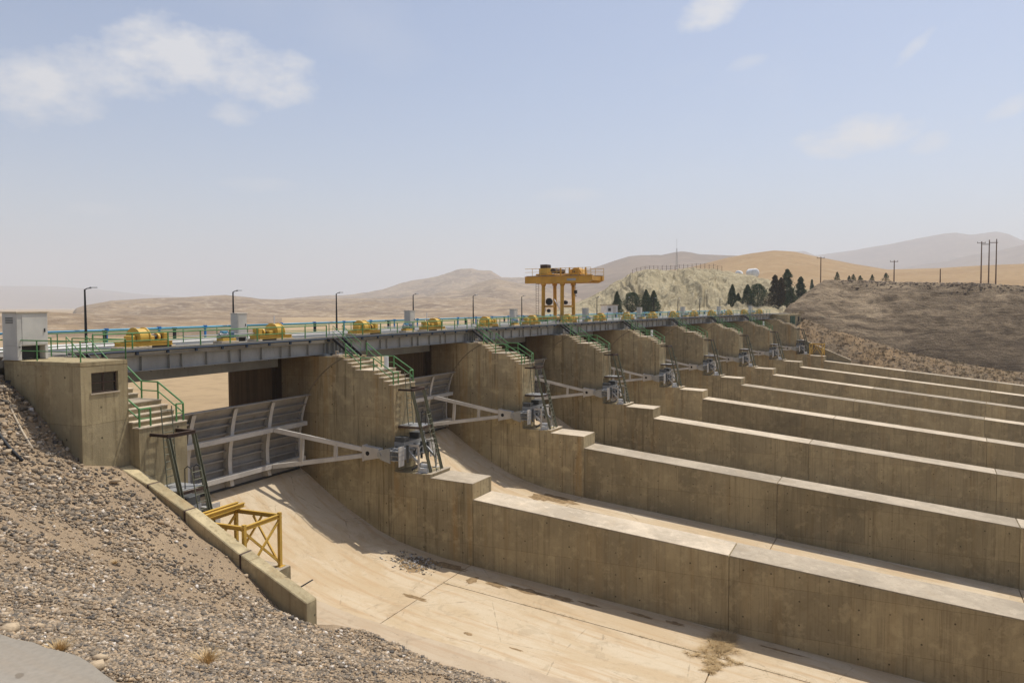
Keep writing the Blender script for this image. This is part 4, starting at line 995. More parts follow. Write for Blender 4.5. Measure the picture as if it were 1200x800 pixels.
# tall cabinet behind the window block
t = thing('electrical_cabinet', 'tall cream electrical cabinet with open dark base at the bank end', 'cabinet', 0, -1.42, 9.05, 0)
w, d, h = 1.2, .8, 1.72
m = MB(); m.box(-w / 2, w / 2, -d / 2, d / 2, .52, h); m.box(-w / 2, -w / 2 + .17, -d / 2, d / 2, 0, .52); m.box(w / 2 - .12, w / 2, -d / 2, d / 2, 0, .52); m.box(-w / 2 + .17, w / 2 - .12, d / 2 - .05, d / 2, 0, .52)
m.build('body', MAT['cabinet'], t, bevel=.01); MB().box(-w / 2 - .03, w / 2 + .03, -d / 2 - .04, d / 2 + .04, h, h + .05).build('roof', MAT['top'], t)
MB().box(-w / 2 + .19, w / 2 - .14, -d / 2 + .3, -d / 2 + .34, .03, .5).build('cable_box', MAT['black'], t)
dr = MB().box(-w / 2 + .2, w / 2 - .04, -d / 2 - .012, -d / 2, .56, h - .05).build('door', MAT['cabinet'], t); MB().box(w / 2 - .16, w / 2 - .12, -d / 2 - .04, -d / 2 - .012, 1.0, 1.14).build('handle', MAT['black'], dr)
for k in range(4): MB().box(-w / 2 - .012, -w / 2, -.2, .2, 1.35 + k * .06, 1.38 + k * .06).build('vent', MAT['steel_dark'], t)
MB().box(-w / 2 + .06, -w / 2 + .12, -d / 2 - .012, -d / 2, .46, .5).build('lock', MAT['black'], t)

# ================================================================== LAMP POSTS
def make_lamp():
    t = thing('lamp_post', '', 'lamp post', 1)
    MB().box(-.16, .16, -.16, .16, 0, .05).build('base', MAT['black'], t); MB().tube([(0, 0, .05), (0, 0, 1.0), (0, 0, 2.85)], [.075, .065, .042], 8).build('pole', MAT['black'], t)
    MB().tube([(0, 0, 2.83), (.1, -.05, 2.9), (.3, -.12, 2.93)], .03, 6).build('arm', MAT['black'], t)
    MB().prism([(-.2, 2.93), (-.06, 2.93), (-.07, 2.99), (-.18, 3.0)], .22, .62).build('lamp_head', MAT['steel'], t, bevel=.012); return t
base = make_lamp()
for k in range(13):
    o = base if k == 0 else copy_tree(base); place(o, .4726 + .6077 * k, 0, 18.2, 0)
    tag(o, 'black lamp post nearest to the tall cream cabinet' if k == 0 else f'{ORD[k + 1] if k + 1 < len(ORD) else "last"} black lamp post along the deck from the tall cream cabinet', 'lamp post', 'lamp posts along the upstream deck edge')
# small flag marker sticks
for k, (i, tx) in enumerate(((0, 16.2), (1, 15.9))):
    t = thing('marker_stick', ['thin red and white marker stick near the second lamp post', 'thin red and white marker stick near the fourth lamp post'][k], 'marker', i, tx, 12.4, 0)
    MB().tube([(0, 0, 0), (0, 0, .8)], .035, 6).build('red_band', MAT['red'], t); MB().tube([(0, 0, .8), (0, 0, 1.35)], .03, 6).build('white_band', MAT['white'], t)

# ================================================================== GANTRY CRANE
t = thing('gantry_crane', 'yellow gantry crane standing on the deck above the third and fourth bays', 'crane', 3.5, 5.6, 0, 0)
RU, RD = 17.4, 15.0; XA, XB = -1.5, 1.5
for x in (XA, XB):
    for r_ in (RU, RD):
        m = MB(); sx = .12 if x > 0 else -.12
        lg = MB().tube([(x + sx, r_, .45), (x + sx * .3, r_, 4.1)], .215, 10).build('leg', MAT['crane'], t, smooth=False)
        MB().tube([(x + sx * .3, r_, 4.05), (x, r_, 4.2), (x, r_, 4.5)], [.215, .3, .3], 10).build('leg_head', MAT['crane'], lg)
    m = MB().box(x - .3, x + .3, RD - .55, RU + .55, .2, .48); m.build('bogie_beam', MAT['crane'], t, bevel=.02)
    for r_ in (RU, RD):
        for d_ in (-.3, .3): MB().tube([(x - .09, r_ + d_, .14), (x + .09, r_ + d_, .14)], .15, 12).build('wheel', MAT['black'], t)
for r_ in (RU, RD): MB().beam((XA, r_, 1.75), (XB, r_, 1.75), .2, .24).build('tie_beam', MAT['crane'], t)
MB().tube([(XA + .2, RD, .7), (XB - .1, RU, 2.6)], .06, 6).build('diagonal_brace', MAT['white'], t)
for x in (XA, XB):
    gm = MB().prism([(11.2, 4.72), (11.8, 4.42), (19.7, 4.42), (19.7, 5.18), (11.2, 5.18)], x - .28, x + .28).build('main_girder', MAT['crane'], t, bevel=.02)
    MB().box(x - .34, x + .34, 11.2, 19.7, 5.18, 5.22).build('girder_flange', MAT['crane'], gm)
    MB().box(x - .06, x + .06, 11.25, 19.6, 5.22, 5.3).build('trolley_rail', MAT['steel'], gm)
MB().box(XA - .292, XA - .282, 13.2, 14.3, 4.66, 4.92).build('name_plate', MAT['steel'], t)
for r_ in (11.5, 15.2, 19.4): MB().beam((XA, r_, 4.9), (XB, r_, 4.9), .25, .45).build('cross_tie', MAT['crane'], t)
tro = MB().box(XA - .2, XB + .2, 15.9, 18.3, 5.32, 5.5).build('trolley', MAT['crane'], t, bevel=.02)
MB().box(XA, XA + 1.3, 16.9, 18.0, 5.5, 6.15).build('winch_house', MAT['frame'], tro, bevel=.03); MB().box(XA + .1, XA + 1.2, 17.0, 17.9, 6.15, 6.6).build('winch_cover', MAT['rusty'], tro, bevel=.05)
MB().tube([(XA + .2, 16.3, 5.85), (XB, 16.3, 5.85)], .3, 12).build('winch_drum', MAT['rusty'], tro)
tr2 = MB().box(XA - .2, XB + .2, 12.7, 14.8, 5.32, 5.48).build('trolley', MAT['crane'], t, bevel=.02)
MB().prism([(12.9, 5.48), (14.6, 5.48), (14.4, 5.9), (13.8, 6.2), (13.2, 6.0)], -.7, .8).build('drum_cover', MAT['crane'], tr2, bevel=.03)
MB().tube([(-.9, 13.9, 5.75), (1.2, 13.9, 5.75)], .16, 10).build('motor', MAT['rusty'], tr2)
m = MB()
for r_ in np.arange(11.3, 19.7, 1.05):
    for x in (XA - .4, XB + .4): m.tube([(x, r_, 5.2), (x, r_, 6.1)], .03, 5)
for x in (XA - .4, XB + .4):
    m.tube([(x, 11.3, 6.1), (x, 19.6, 6.1)], .028, 5); m.tube([(x, 11.3, 5.7), (x, 19.6, 5.7)], .02, 5)
m.build('walkway_railing', MAT['frame'], t)
m = MB()
for r_ in (12.0, 12.9, 14.0, 15.1): m.box(XA - .3, XA - .2, r_ - .08, r_ + .08, 5.2, 6.15)
m.build('cable_posts', MAT['crane'], t)
m = MB()
for y in (RU + .45, RU + .8): m.tube([(XA - .35, y, .5), (XA - .35, y, 4.4)], .02, 5)
for z in np.arange(.7, 4.4, .28): m.tube([(XA - .35, RU + .45, z), (XA - .35, RU + .8, z)], .014, 4)
m.build('access_ladder', MAT['rusty'], t)
m = MB().tube([(XA + .25, RU - .55, 2.3), (XA + .45, RU - .55, 2.3)], .42, 16); m.build('cable_reel', MAT['black'], t)
m = MB().tube([(XA + .25, RU - .5, 1.25), (XA + .45, RU - .5, 1.25)], .22, 12); m.build('cable_guide', MAT['black'], t)
m = MB().tube([(XB - .5, RD + .8, 2.2), (XB - .2, RD + .8, 2.2)], .24, 12); m.build('rope_block', MAT['black'], t)
m = MB().tube([(0, 14.0, 5.3), (0, 14.0, 3.6)], .025, 5); m.box(-.12, .12, 13.85, 14.15, 3.2, 3.6); m.tube([(0, 14, 3.2), (0, 14.1, 3.05), (0, 14, 2.9), (0, 13.9, 3.0)], .04, 6); m.build('hook_block', MAT['black'], t)
# crane rails
for nm, r_ in (('upstream', RU), ('downstream', RD)):
    q = thing('crane_rail', f'steel crane rail on the deck under the {nm} crane legs', 'rail', 4.5); m = MB(); m.tube([loc(P3(i, 0, r_, .0), 4.5) for i in ip], .05, 4); m.build('rail_bar', MAT['steel'], q)

# ================================================================== YELLOW TRESTLES on the end platforms
def trestle(i, rows, label, x0, x1):
    t = thing('yellow_trestle', label, 'trestle', i); (ra, rb), z0, z1 = rows
    for x in (x0, x1):
        for r_ in (ra, rb):
            lg = MB().beam((x, r_, z0), (x, r_, z1 + .14), .12, .12, (0, 1, 0)); lg.build('leg', MAT['frame'], t)
            MB().box(x - .14, x + .14, r_ - .14, r_ + .14, z0, z0 + .02).build('foot_plate', MAT['frame'], t)
    for r_ in (ra, rb): MB().ibeam((x0 - .1, r_, z1), (x1 + .1, r_, z1), .11, .15).build('cross_beam', MAT['frame'], t)
    for x in (x0, x1): MB().ibeam((x, ra, z1 - .002), (x, rb, z1 - .002), .11, .15).build('side_beam', MAT['frame'], t)
    for r_ in (ra, rb):
        MB().beam((x0, r_, z0 + .15), (x1, r_, z1 - .12), .06, .08).build('brace', MAT['frame'], t); MB().beam((x1, r_ + .03, z0 + .15), (x0, r_ + .03, z1 - .12), .06, .08).build('brace', MAT['frame'], t)
    for x in (x0, x1):
        mid = (ra + rb) / 2
        MB().beam((x, ra + .05, z0 + .1), (x, mid + .2, z1 - .1), .06, .07).build('brace', MAT['frame'], t); MB().beam((x, rb - .05, z0 + .1), (x, mid - .2, z1 - .1), .06, .07).build('brace', MAT['frame'], t)
    return t
tr0 = trestle(0, ((.28, 2.35), -7.70, -5.82), 'yellow steel trestle on the concrete platform beside the near curb wall', .18, 2.02)
for y in (2.2, 2.5): MB().ibeam((-.15, y, -5.64), (2.3, y, -5.64), .13, .16).build('loose_channel', MAT['frame'], tr0)
tr0.children[0]
trestle(8, ((.35, 2.55), -7.70, -5.55), 'far yellow steel trestle on the platform by the right bank', .2, 2.0)
# loose hose on the platform
t = thing('loose_hose', 'thin black hose coil lying by the foot of the near yellow trestle', 'hose', 0)
MB().tube([(1.0 + .34 * math.cos(a) * (1 - a / 30), .55 + .2 * math.sin(a) * (1 + a / 25), -7.685 + .004 * a) for a in np.linspace(0, 14, 50)], .018, 5).build('hose_coil', MAT['rubber'], t)
t = thing('steel_bar', 'thin dark steel bar lying on the apron behind the near yellow trestle', 'bar', 0)
a = P3(0, 5.2, 4.6, fz(4.6) + .03); b_ = P3(0, 9.8, 4.9, fz(4.9) + .03)
MB().tube([loc(a, 0), loc(b_, 0)], .04, 6).build('bar_body', MAT['black'], t)
# ================================================================== HUT, POLES, MAST, TANKS, FENCE
def thing_w(name, label, cat, q, rz=0., group=None):
    o = bpy.data.objects.new(name, None); COL.objects.link(o); o.location = Vector(q) * S; o.rotation_euler = (0, 0, rz); o.empty_display_size = .3
    return tag(o, label, cat, group)
q = at_dist(714, 367, 150); q[2] = 0
t = thing_w('site_hut', 'small white hut with flat tan roof behind the deck beside the conifers', 'hut', q, -.6)
MB().box(-1.2, 1.2, -1.0, 1.0, -9, 1.75).build('wall', MAT['white'], t); MB().box(-1.35, 1.35, -1.15, 1.15, 1.75, 1.9).build('roof', MAT['top'], t); MB().box(.2, .8, -1.03, -1.0, .0, 1.5).build('door', MAT['cabinet'], t); MB().box(-.9, -.3, -1.03, -1.0, .7, 1.3).build('window', MAT['glass'], t)

def zground(x, y, names):
    from mathutils.bvhtree import BVHTree
    best = None
    for o in names:
        if o.name not in BVH: BVH[o.name] = BVHTree.FromPolygons([v.co for v in o.data.vertices], [p.vertices for p in o.data.polygons])
        hit = BVH[o.name].ray_cast(Vector((x * S, y * S, 3000)), Vector((0, 0, -1)))
        if hit[0] is not None and (best is None or hit[0].z > best): best = hit[0].z
    return (best if best is not None else 0) / S
BVH = {}
LAND = [o for o in bpy.data.objects if o.type == 'MESH' and o.get('kind') == 'structure' and o.name.split('.')[0] in ('ground', 'hill', 'mountain', 'marl_hill', 'berm', 'rock_cut_slope')]
def stand(u, v, D, sink=.1):
    q = at_dist(u, v, D); q[2] = zground(q[0], q[1], LAND) - sink; return q
def power_pole(label, u, vtop, D, cross=True, group='wooden power poles'):
    if D < 0: top = P3(8, *on_face(u, vtop, 8, -D))
    else: top = at_dist(u, vtop, D)
    D = math.hypot(top[0] - CAMP[0], top[1] - CAMP[1])
    z0 = zground(top[0], top[1], LAND); h = max(2., top[2] - z0)
    t = thing_w('power_pole', label, 'pole', (top[0], top[1], z0 - .2), -CYAW, group)
    k = D / 220
    MB().tube([(0, 0, 0), (0, 0, h + .2)], [.16 * k, .11 * k], 7).build('pole_shaft', MAT['wood'], t)
    if cross:
        MB().beam((-1.0 * k, .12, h - .1), (1.0 * k, .12, h - .1), .1 * k, .12 * k).build('crossarm', MAT['wood'], t)
        for x in (-.9, 0, .9): MB().tube([(x * k, .12, h - .05), (x * k, .12, h + .22 * k)], .05 * k, 5).build('insulator', MAT['rusty'], t)
    return t, h, k
power_pole('power pole with crossarm on the far orange hill crest, near its top', 913, 294.5, 880)
power_pole('power pole with crossarm at the left end of the rock cut crest', 962, 301, -44)
power_pole('power pole with crossarm above the middle of the rock cut', 1048, 305, -50)
power_pole('short bare pole above the rock cut, right of the middle power pole', 1102, 315, -60, False)
P = [(1150.5, 283), (1159.5, 281), (1168, 280)]
for k, (u, v) in enumerate(P):
    t, h, kk = power_pole(['leftmost pole of the three tall wooden poles on the rock cut', 'middle pole of the three tall wooden poles on the rock cut', 'right pole of the three tall wooden poles on the rock cut'][k], u, v, -33, k == 0, 'three tall wooden poles')
    if k < 2: MB().beam((0, .1, h - .35), (1.75, .1, h - .35), .1, .12).build('tie_bar', MAT['wood'], t)
# lattice mast on the marl hill
q = stand(793, 318, 240); top = at_dist(793, 280, 240)[2] - q[2]
t = thing_w('radio_mast', 'thin lattice radio mast on top of the pale green hill', 'mast', q)
m = MB()
for a in range(3):
    an = 2.1 * a; m.tube([(.34 * math.cos(an), .34 * math.sin(an), 0), (.12 * math.cos(an), .12 * math.sin(an), top * .72)], .035, 4)
for k in range(16):
    z = top * .72 * k / 16; rd = .34 - .22 * k / 16; m.tube([(rd * math.cos(2.1 * a), rd * math.sin(2.1 * a), z + (a % 2) * .25) for a in (0, 1, 2, 0)], .02, 4)
m.build('lattice', MAT['steel'], t); MB().tube([(0, 0, top * .7), (0, 0, top)], .03, 5).build('antenna', MAT['steel'], t)
# fence on the marl hill: posts and wires
t = thing_w('hill_fence', 'low rusty fence along the top of the pale green hill', 'fence', (0, 0, 0))
prev = None
for u in np.arange(741, 851, 5.0):
    D = 231 + 2 * math.sin(u); q = stand(u, 316, D, .05)
    MB().tube([q, (q[0], q[1], q[2] + 1.5)], .05, 4).build('fence_post', MAT['rusty'], t)
    if prev is not None:
        for h in (.5, 1.0, 1.4): MB().tube([(prev[0], prev[1], prev[2] + h), (q[0], q[1], q[2] + h)], .022, 4).build('wire', MAT['rusty'], t)
    prev = q
# white storage tanks lying on the hill
for k, (u, v, D, rad, ln, rz) in enumerate(((866, 321.5, 330, 1.3, 4.2, .1), (882, 320.5, 320, 1.7, 4.0, .75))):
    q = at_dist(u, v, D); g0 = zground(q[0], q[1], LAND)
    t = thing_w('storage_tank', ['smaller white cylindrical tank lying on the far hill, left of the other tank', 'larger white cylindrical tank lying on the far hill above the conifers'][k], 'tank', (q[0], q[1], max(g0, q[2] - rad)), rz, 'white tanks on the hill')
    n = 8; pr = [(-ln / 2 - .4, .05), (-ln / 2 - .25, rad * .7), (-ln / 2, rad), (ln / 2, rad), (ln / 2 + .25, rad * .7), (ln / 2 + .4, .05)]
    MB().tube([(x, 0, rad + .2) for x, _ in pr], [b for _, b in pr], 20).build('shell', MAT['white'], t, smooth=True)
    for x in (-ln / 3, ln / 3): MB().box(x - .3, x + .3, -rad * .7, rad * .7, -.8, rad * .7).build('saddle', MAT['top'], t)

# ================================================================== TREES
def conifer(label, q, h, wd, kind, seed, mat='needles', group='conifers behind the dam'):
    rg = np.random.default_rng(seed); t = thing_w('conifer_tree', label, 'tree', q, 0, group)
    tm = MB().tube([(0, 0, -.2), (.03, 0, h * .5), (0, .02, h * .97)], [.09 + h * .012, .06, .015], 6)
    for k in range(14):
        a = rg.uniform(0, 6.28); z = h * rg.uniform(.12, .85); L = wd * .75 * (1 - z / h) + .1; tm.tube([(0, 0, z), (math.cos(a) * L, math.sin(a) * L, z + L * .35)], [.03, .008], 4, False)
    tm.build('trunk', MAT['wood'], t)
    wd = wd * 1.55; n = 5600 if h > 3 else 1100; z = rg.random(n) ** .85; lim = {'cone': (1 - z) ** .75 * np.minimum(1, z * 7 + .25), 'round': np.sqrt(np.clip(1 - (2 * z - .85) ** 2 / 1.35, 0, 1)) * np.minimum(1, z * 5 + .2), 'pine': (1 - z) ** .5 * (.55 + .45 * np.abs(np.sin(z * 17 + seed))) * np.minimum(1, z * 6)}[kind]
    az_ = rg.uniform(0, 2 * math.pi, n)
    lob = .82 + .26 * np.sin(az_ * 3 + z * 9 + seed) * np.sin(z * 21 + az_ * 2) + .12 * rg.standard_normal(n)
    rad = wd * lim * lob * np.sqrt(rg.uniform(.25, 1, n)); x, y, zz = rad * np.cos(az_), rad * np.sin(az_), h * (.05 + .95 * z)
    sz = (.045 + .08 * rg.random(n)) * (h / 4.5) ** .5 * 1.25
    m = MB()
    d = rg.standard_normal((n, 3)); d[:, 2] = np.abs(d[:, 2]) * .8 + .2; d /= np.linalg.norm(d, axis=1)[:, None]; e = rg.standard_normal((n, 3)); e -= d * (e * d).sum(1)[:, None]; e /= np.linalg.norm(e, axis=1)[:, None]
    c = np.stack([x, y, zz], 1)
    for k in range(n):
        p = c[k]; s_ = sz[k]; m.add([p - e[k] * s_ * .5, p + e[k] * s_ * .5, p + d[k] * s_ * 2.0 + e[k] * s_ * .1], [(0, 1, 2)])
    m.build('crown', MAT[mat], t, fix=False)
    return t
TREES = [(723, 342, 174, 1.15, 'cone', 'needles', 'narrow dark conifer right beside the site hut'), (741, 343, 178, 1.6, 'round', 'needles', 'round dark conifer standing alone between hut and conifer pair'),
         (757, 340, 176, 1.35, 'cone', 'needles', 'left tree of the close conifer pair near the hut'), (766, 341, 177, 1.35, 'cone', 'needles', 'right tree of the close conifer pair near the hut'),
         (858, 334, 186, 1.2, 'cone', 'needles', 'leftmost conifer of the dark clump behind the far deck end'), (865, 344, 188, 1.0, 'cone', 'needles', 'low conifer in the dark clump behind the far deck end'), (876, 334, 186, 1.7, 'cone', 'needles', 'middle conifer of the dark clump behind the far deck end'),
         (888, 333, 184, 1.6, 'round', 'needles', 'rightmost rounded conifer of the dark clump behind the far deck end'), (908, 323, 190, 1.6, 'pine', 'needles_dry', 'browning thin conifer left of the tallest conifer'), (915, 326, 186, 1.3, 'pine', 'needles_dry', 'brown half dead conifer in front of the tallest conifer'),
         (922, 316, 194, 1.9, 'pine', 'needles', 'tallest conifer, loose crown, left of the rock cut'), (927, 338, 184, 1.5, 'cone', 'needles', 'dark bushy conifer under the tallest one'), (938, 325, 192, 1.4, 'pine', 'needles', 'conifer right beside the edge of the rock cut'),
         (900, 349, 182, .8, 'round', 'needles_dry', 'small brown shrub between the two conifer clumps'),
         (951, 328, 300, 1.2, 'cone', 'needles', 'small conifer peeping out left of the rock cut crest')]
for k, (u, v, D, w, kd, mt, lb) in enumerate(TREES):
    b = at_dist(u, 364, D); z0 = min(zground(b[0], b[1], LAND), .5) - .1; top = at_dist(u, v, D)[2]; z0 = min(z0, top - 2.2)
    conifer(lb, (b[0], b[1], z0), top - z0, w, kd, 40 + k, mt)
for k, (u, v, w) in enumerate(((981, 319, .8), (995, 323, .5), (1000, 321.5, .7), (1008, 323, .7), (1022, 322, .6), (1038, 320, .9))):
    q = P3(8, *on_face(u, 330, 8, 46)); q[2] = zground(q[0], q[1], LAND) - .1; top = on_face(u, v, 8, 46)[2]
    conifer(f'{["first", "second", "third", "fourth", "fifth", "sixth"][k]} small conifer in the row on the rock cut crest, from the left', q, max(1.2, top - q[2]), w, 'cone', 80 + k, 'needles', 'small conifers on the rock cut crest')

# ================================================================== LOOSE STONES, SCRUB, STRAW
ICO = None
def ico():
    bm = bmesh.new(); bmesh.ops.create_icosphere(bm, subdivisions=1, radius=1); v = np.array([x.co[:] for x in bm.verts]); f = np.array([[a.index for a in p.verts] for p in bm.faces]); bm.free(); return v, f
IV, IF = ico()
CV = np.array([(x, y, z) for x in (-1, 1) for y in (-1, 1) for z in (-1, 1)], float) * .62
CF = np.array([(0, 1, 3), (0, 3, 2), (4, 6, 7), (4, 7, 5), (0, 4, 5), (0, 5, 1), (2, 3, 7), (2, 7, 6), (0, 2, 6), (0, 6, 4), (1, 5, 7), (1, 7, 3)])
def scatter_mesh(name, C_, size, mat, seed, flat=.62, angular=.3, chip=False):
    IV, IF = (CV, CF) if chip else (globals()['IV'], globals()['IF'])
    rg = np.random.default_rng(seed); n = len(C_); nv = len(IV)
    base = IV[None] * (1 + angular * rg.uniform(-1, 1, (n, nv, 1)))
    base = (base + rg.normal(0, .17, base.shape)) if chip else np.sign(base) * np.abs(base) ** .8
    base = base * np.stack([np.ones(n), rg.uniform(.55, 1, n), flat * rg.uniform(.6, 1.2, n)], 1)[:, None]
    a = rg.uniform(0, 2 * math.pi, n); ca, sa = np.cos(a), np.sin(a); tl = rg.uniform(-.5, .5, n); ct, st = np.cos(tl), np.sin(tl)
    x, y, z = base[..., 0], base[..., 1], base[..., 2]
    y, z = y * ct[:, None] - z * st[:, None], y * st[:, None] + z * ct[:, None]
    x, y = x * ca[:, None] - y * sa[:, None], x * sa[:, None] + y * ca[:, None]
    V = (np.stack([x, y, z], -1) * size[:, None, None] + C_[:, None]) * S
    F = (IF[None] + (np.arange(n) * nv)[:, None, None]).reshape(-1, 3)
    me = bpy.data.meshes.new(name); me.vertices.add(n * nv); me.vertices.foreach_set('co', V.ravel().astype(np.float32)); me.loops.add(F.size); me.loops.foreach_set('vertex_index', F.ravel().astype(np.int32))
    me.polygons.add(len(F)); me.polygons.foreach_set('loop_start', np.arange(len(F), dtype=np.int32) * 3); me.polygons.foreach_set('loop_total', np.full(len(F), 3, np.int32)); me.update()
    return link(name, me, mat)
rg = np.random.default_rng(3)
def bank_pts(n):
    az_ = rg.uniform(math.radians(17), math.radians(75), n); D = np.exp(rg.uniform(math.log(2.3), math.log(46), n))
    q = np.stack([CAMP[0] + np.sin(az_) * D, CAMP[1] + np.cos(az_) * D], 1); ph = ang(0); c, s_ = math.cos(ph), math.sin(ph)
    x, y = q[:, 0], q[:, 1] + RAD; t = c * x - s_ * y; r = s_ * x + c * y - RAD
    ok = ~(((t > -.72) & (r > -3.1)) | ((t > -2.0) & (r > 5.4))) & (t < 6.75) & (t > -18.5 + rg.normal(0, .03, n)) & (r < 11); t, r, q, D = t[ok], r[ok], q[ok], D[ok]
    Z = bank_z(t, r) + .22 * fbm(t / 2.2, r / 2.2, 4, 11) * np.clip((t + 18.9) / 2, 0, 1)
    d = np.c_[q, Z] - CAMP; zf = d @ _fw; u = 600 + FPX * (d @ _r2) / zf; v = 400 - FPX * (d @ _u2) / zf
    keep = (zf > .5) & (u > -130) & (u < 760) & (v < 900) & (v > 380)
    return np.c_[q, Z][keep], D[keep], t[keep], r[keep]
Cs, D, tq, rq = bank_pts(620000)
dens = fbm(tq / 2.2, rq / 2.2, 4, 31); pk = rg.random(len(Cs)) < np.clip(.74 + 1.9 * dens, .2, 1)
Cs, D, dens = Cs[pk], D[pk], dens[pk]
size = D * .00128 * np.exp(rg.normal(0, .66, len(Cs))); size = np.minimum(np.clip(size, .006, .13), .0036 * D) * np.clip(1 + .5 * dens, .7, 1.4)
if len(Cs) > 150000: Cs, size, D = Cs[:150000], size[:150000], D[:150000]
print('stones', len(Cs))
o = scatter_mesh('rubble', Cs + np.array([0, 0, .25]) * size[:, None], size, MAT['stones'], 5, .7, .25, True); tag(o, 'loose grey and tan rubble covering the bank slope', None, None, 'stuff')
# single larger stones one can point at
def bank_hit(u, v):
    d = ray(u, v)
    for k in np.geomspace(2, 60, 4000):
        q = CAMP + d * k; l = loc(q, 0)
        if q[2] < float(bank_z(l[0], l[1])): return q
    return q
for k, (u, v, s_, lb) in enumerate([(10, 741, .07, 'flat pale slab stone at the road edge in the left corner'), (4, 722, .05, 'pale tan stone at the left picture edge above the road'), (38, 728, .038, 'upper of two pale blocky stones beside the road'), (45, 736, .042, 'lower of two pale blocky stones beside the road'),
                                    (112, 785, .055, 'flat buff slab stone at the lower road edge'), (117, 774, .05, 'long thin buff stone leaning near the lower road edge'), (232, 657, .05, 'buff block stone in the middle of the rubble slope'), (288, 676, .14, 'large tan stone just below the near curb wall'), (135, 566, .22, 'flat pale slab lying below the window block'), (8, 531, .16, 'tan boulder at the left picture edge below the cable')]):
    q = bank_hit(u, v); o = scatter_mesh('rock', np.array([[0, 0, .35 * s_]]), np.array([s_]), MAT['rock'], 100 + k, .5, .22); o.location = Vector(q) * S; tag(o, lb, 'rock', 'larger pale stones on the bank')
# hose and cable on the bank
for k, (pts, rad, lb, mt) in enumerate((([(-30, 470), (0, 512), (12, 527), (26, 541)], .055, 'black hose running down the rubble at the left picture edge', 'rubber'),
                                         ([(-6, 440), (6, 462), (16, 487), (26, 507), (38, 527)], .04, 'thin grey conduit running down the slope beside the window block', 'top'))):
    q = [bank_hit(u, v) for u, v in pts]; t = thing_w('bank_hose', lb, 'hose', q[0]); MB().tube([np.array(x) - q[0] + (0, 0, .05) for x in q], rad, 7).build('hose_run', MAT[mt], t, smooth=True)
# dry bushes on the bank
def tuft(m, c, h, n, rg_, spread=.5, w=.006):
    for _ in range(n):
        a = rg_.uniform(0, 6.28); s_ = rg_.uniform(0, spread) * h; L = h * rg_.uniform(.5, 1.1); b = np.array(c) + [math.cos(a) * s_ * .4, math.sin(a) * s_ * .4, 0]
        e = b + [math.cos(a) * s_ * 1.3, math.sin(a) * s_ * 1.3, L]; mid = (b + e) / 2 + rg_.normal(0, .08 * h, 3); p = np.array([-math.sin(a), math.cos(a), 0]) * w
        m.add([b - p, b + p, mid + p * .7, mid - p * .7, e], [(0, 1, 2, 3), (3, 2, 4)])
rg2 = np.random.default_rng(8)
for k, (u, v, h, lb) in enumerate(((244, 775, .10, 'pale dry bush at the lower end of the rubble'), (135, 660, .10, 'small dry bush in the middle of the rubble'), (70, 762, .06, 'rusty dry grass tuft at the road edge'))):
    q = bank_hit(u, v); t = thing_w('dry_bush', lb, 'bush', q, 0, 'dry bushes on the bank'); m = MB(); tuft(m, (0, 0, 0), h, 260, rg2, 1.1, .0022); m.build('twigs', MAT['straw'], t, fix=False)
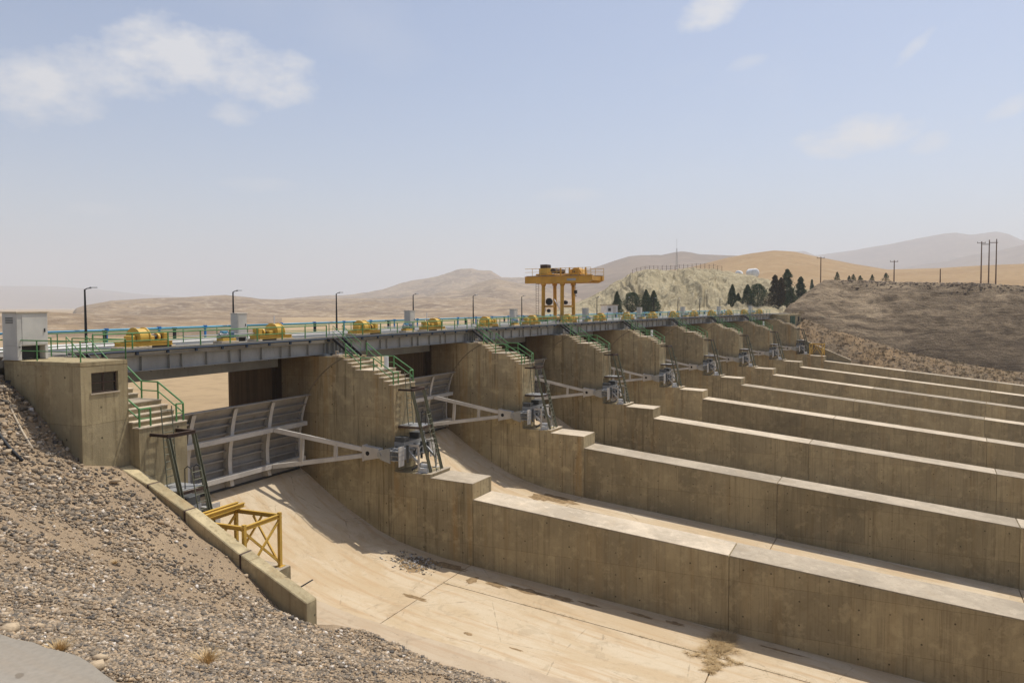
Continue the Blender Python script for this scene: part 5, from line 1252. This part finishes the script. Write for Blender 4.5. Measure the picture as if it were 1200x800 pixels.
# straw clump at the slab joint by the first wall
t = thing('straw_clump', 'clump of dry straw weeds on the floor joint by the first chute wall', 'weeds', 1)
m = MB()
for _ in range(110):
    r_ = -13.6 + rg2.normal(0, .22); tt_ = rg2.uniform(-4.6, -.35); m_w = 1 if tt_ > -2.8 else .5
    if abs(tt_ + 3) < .6: r_ += rg2.normal(0, .5)
    tuft(m, (tt_, r_, float(fz(r_))), .13 * m_w, 70, rg2, 3.2, .008)
m.build('stalks', MAT['straw'], t, fix=False)
m = MB()
for _ in range(420):
    k = rg2.random()
    if k < .75: r_ = rg2.uniform(-26, .0); tt_ = -3.0 + rg2.normal(0, .02)
    else: tt_ = rg2.uniform(-10, -.2); r_ = (.15 if rg2.random() < .5 else -13.6) + rg2.normal(0, .02)
    if fbm(np.array(r_ / 1.2), np.array(tt_ / 1.2), 3, 77) < .0: continue
    q = loc(P3(1, tt_, r_, 0), 1); c = P3(1, tt_, r_, float(fz(r_)) - .03); tuft(m, c, .07, 9, rg2, 1.6, .008)
o = m.build('joint_weeds', MAT['scrub'], fix=False); tag(o, 'tiny dry weeds growing along the floor slab joints', None, None, 'stuff')
# debris pile at the foot of the first pier
n = 420; tq = rg.normal(-1.75, .5, n); rq = rg.normal(2.7, .62, n); X, Y, _ = P3g(1, tq, rq, 0); ok = tq < -.1
C_ = np.stack([X, Y, fz(rq) + .02], 1)[ok]; o = scatter_mesh('debris_pile', C_, np.exp(rg.normal(math.log(.04), .5, len(C_))), MAT['debris'], 6); tag(o, 'scattered litter and gravel at the foot of the first pier', None, None, 'stuff')
# scrub and stones on the right berm
n = 5200; tq = rg.uniform(2.6, 11.6, n); rq = rg.uniform(-60, 7, n)
X, Y, _ = P3g(8, tq, rq, 0)
bo_ = bpy.data.objects['berm']; Z = np.array([zground(a, b, [bo_]) for a, b in zip(X, Y)])
ok = Z > -30; C_ = np.stack([X, Y, Z], 1)[ok]; sz = np.exp(rg.normal(math.log(.2), .45, len(C_)))
half = len(C_) // 2
o = scatter_mesh('berm_stones', C_[:half], sz[:half] * .42, MAT['dullstone'], 7); tag(o, 'loose brown stones on the berm above the last chute wall', None, None, 'stuff')
m = MB()
for c, s_ in zip(C_[half:half + 1500], sz[half:]): tuft(m, c, s_ * 1.3, 18, rg2, 1.6, .022)
o = m.build('berm_scrub', MAT['scrub'], fix=False); tag(o, 'low dry scrub on the berm above the last chute wall', None, None, 'stuff')
# rubble lip along the rock cut crest
n = 1500; tq = rg.normal(30.5, 1.2, n); rq = rg.uniform(-80, 4, n); X, Y, _ = P3g(8, tq, rq, 0); ro = bpy.data.objects['rock_cut_slope']
Z = np.array([zground(a, b, [ro]) for a, b in zip(X, Y)]); o = scatter_mesh('crest_rubble', np.stack([X, Y, Z], 1), np.exp(rg.normal(math.log(.2), .4, n)), MAT['dullstone'], 9); tag(o, 'rough stones along the crest of the rock cut', None, None, 'stuff')
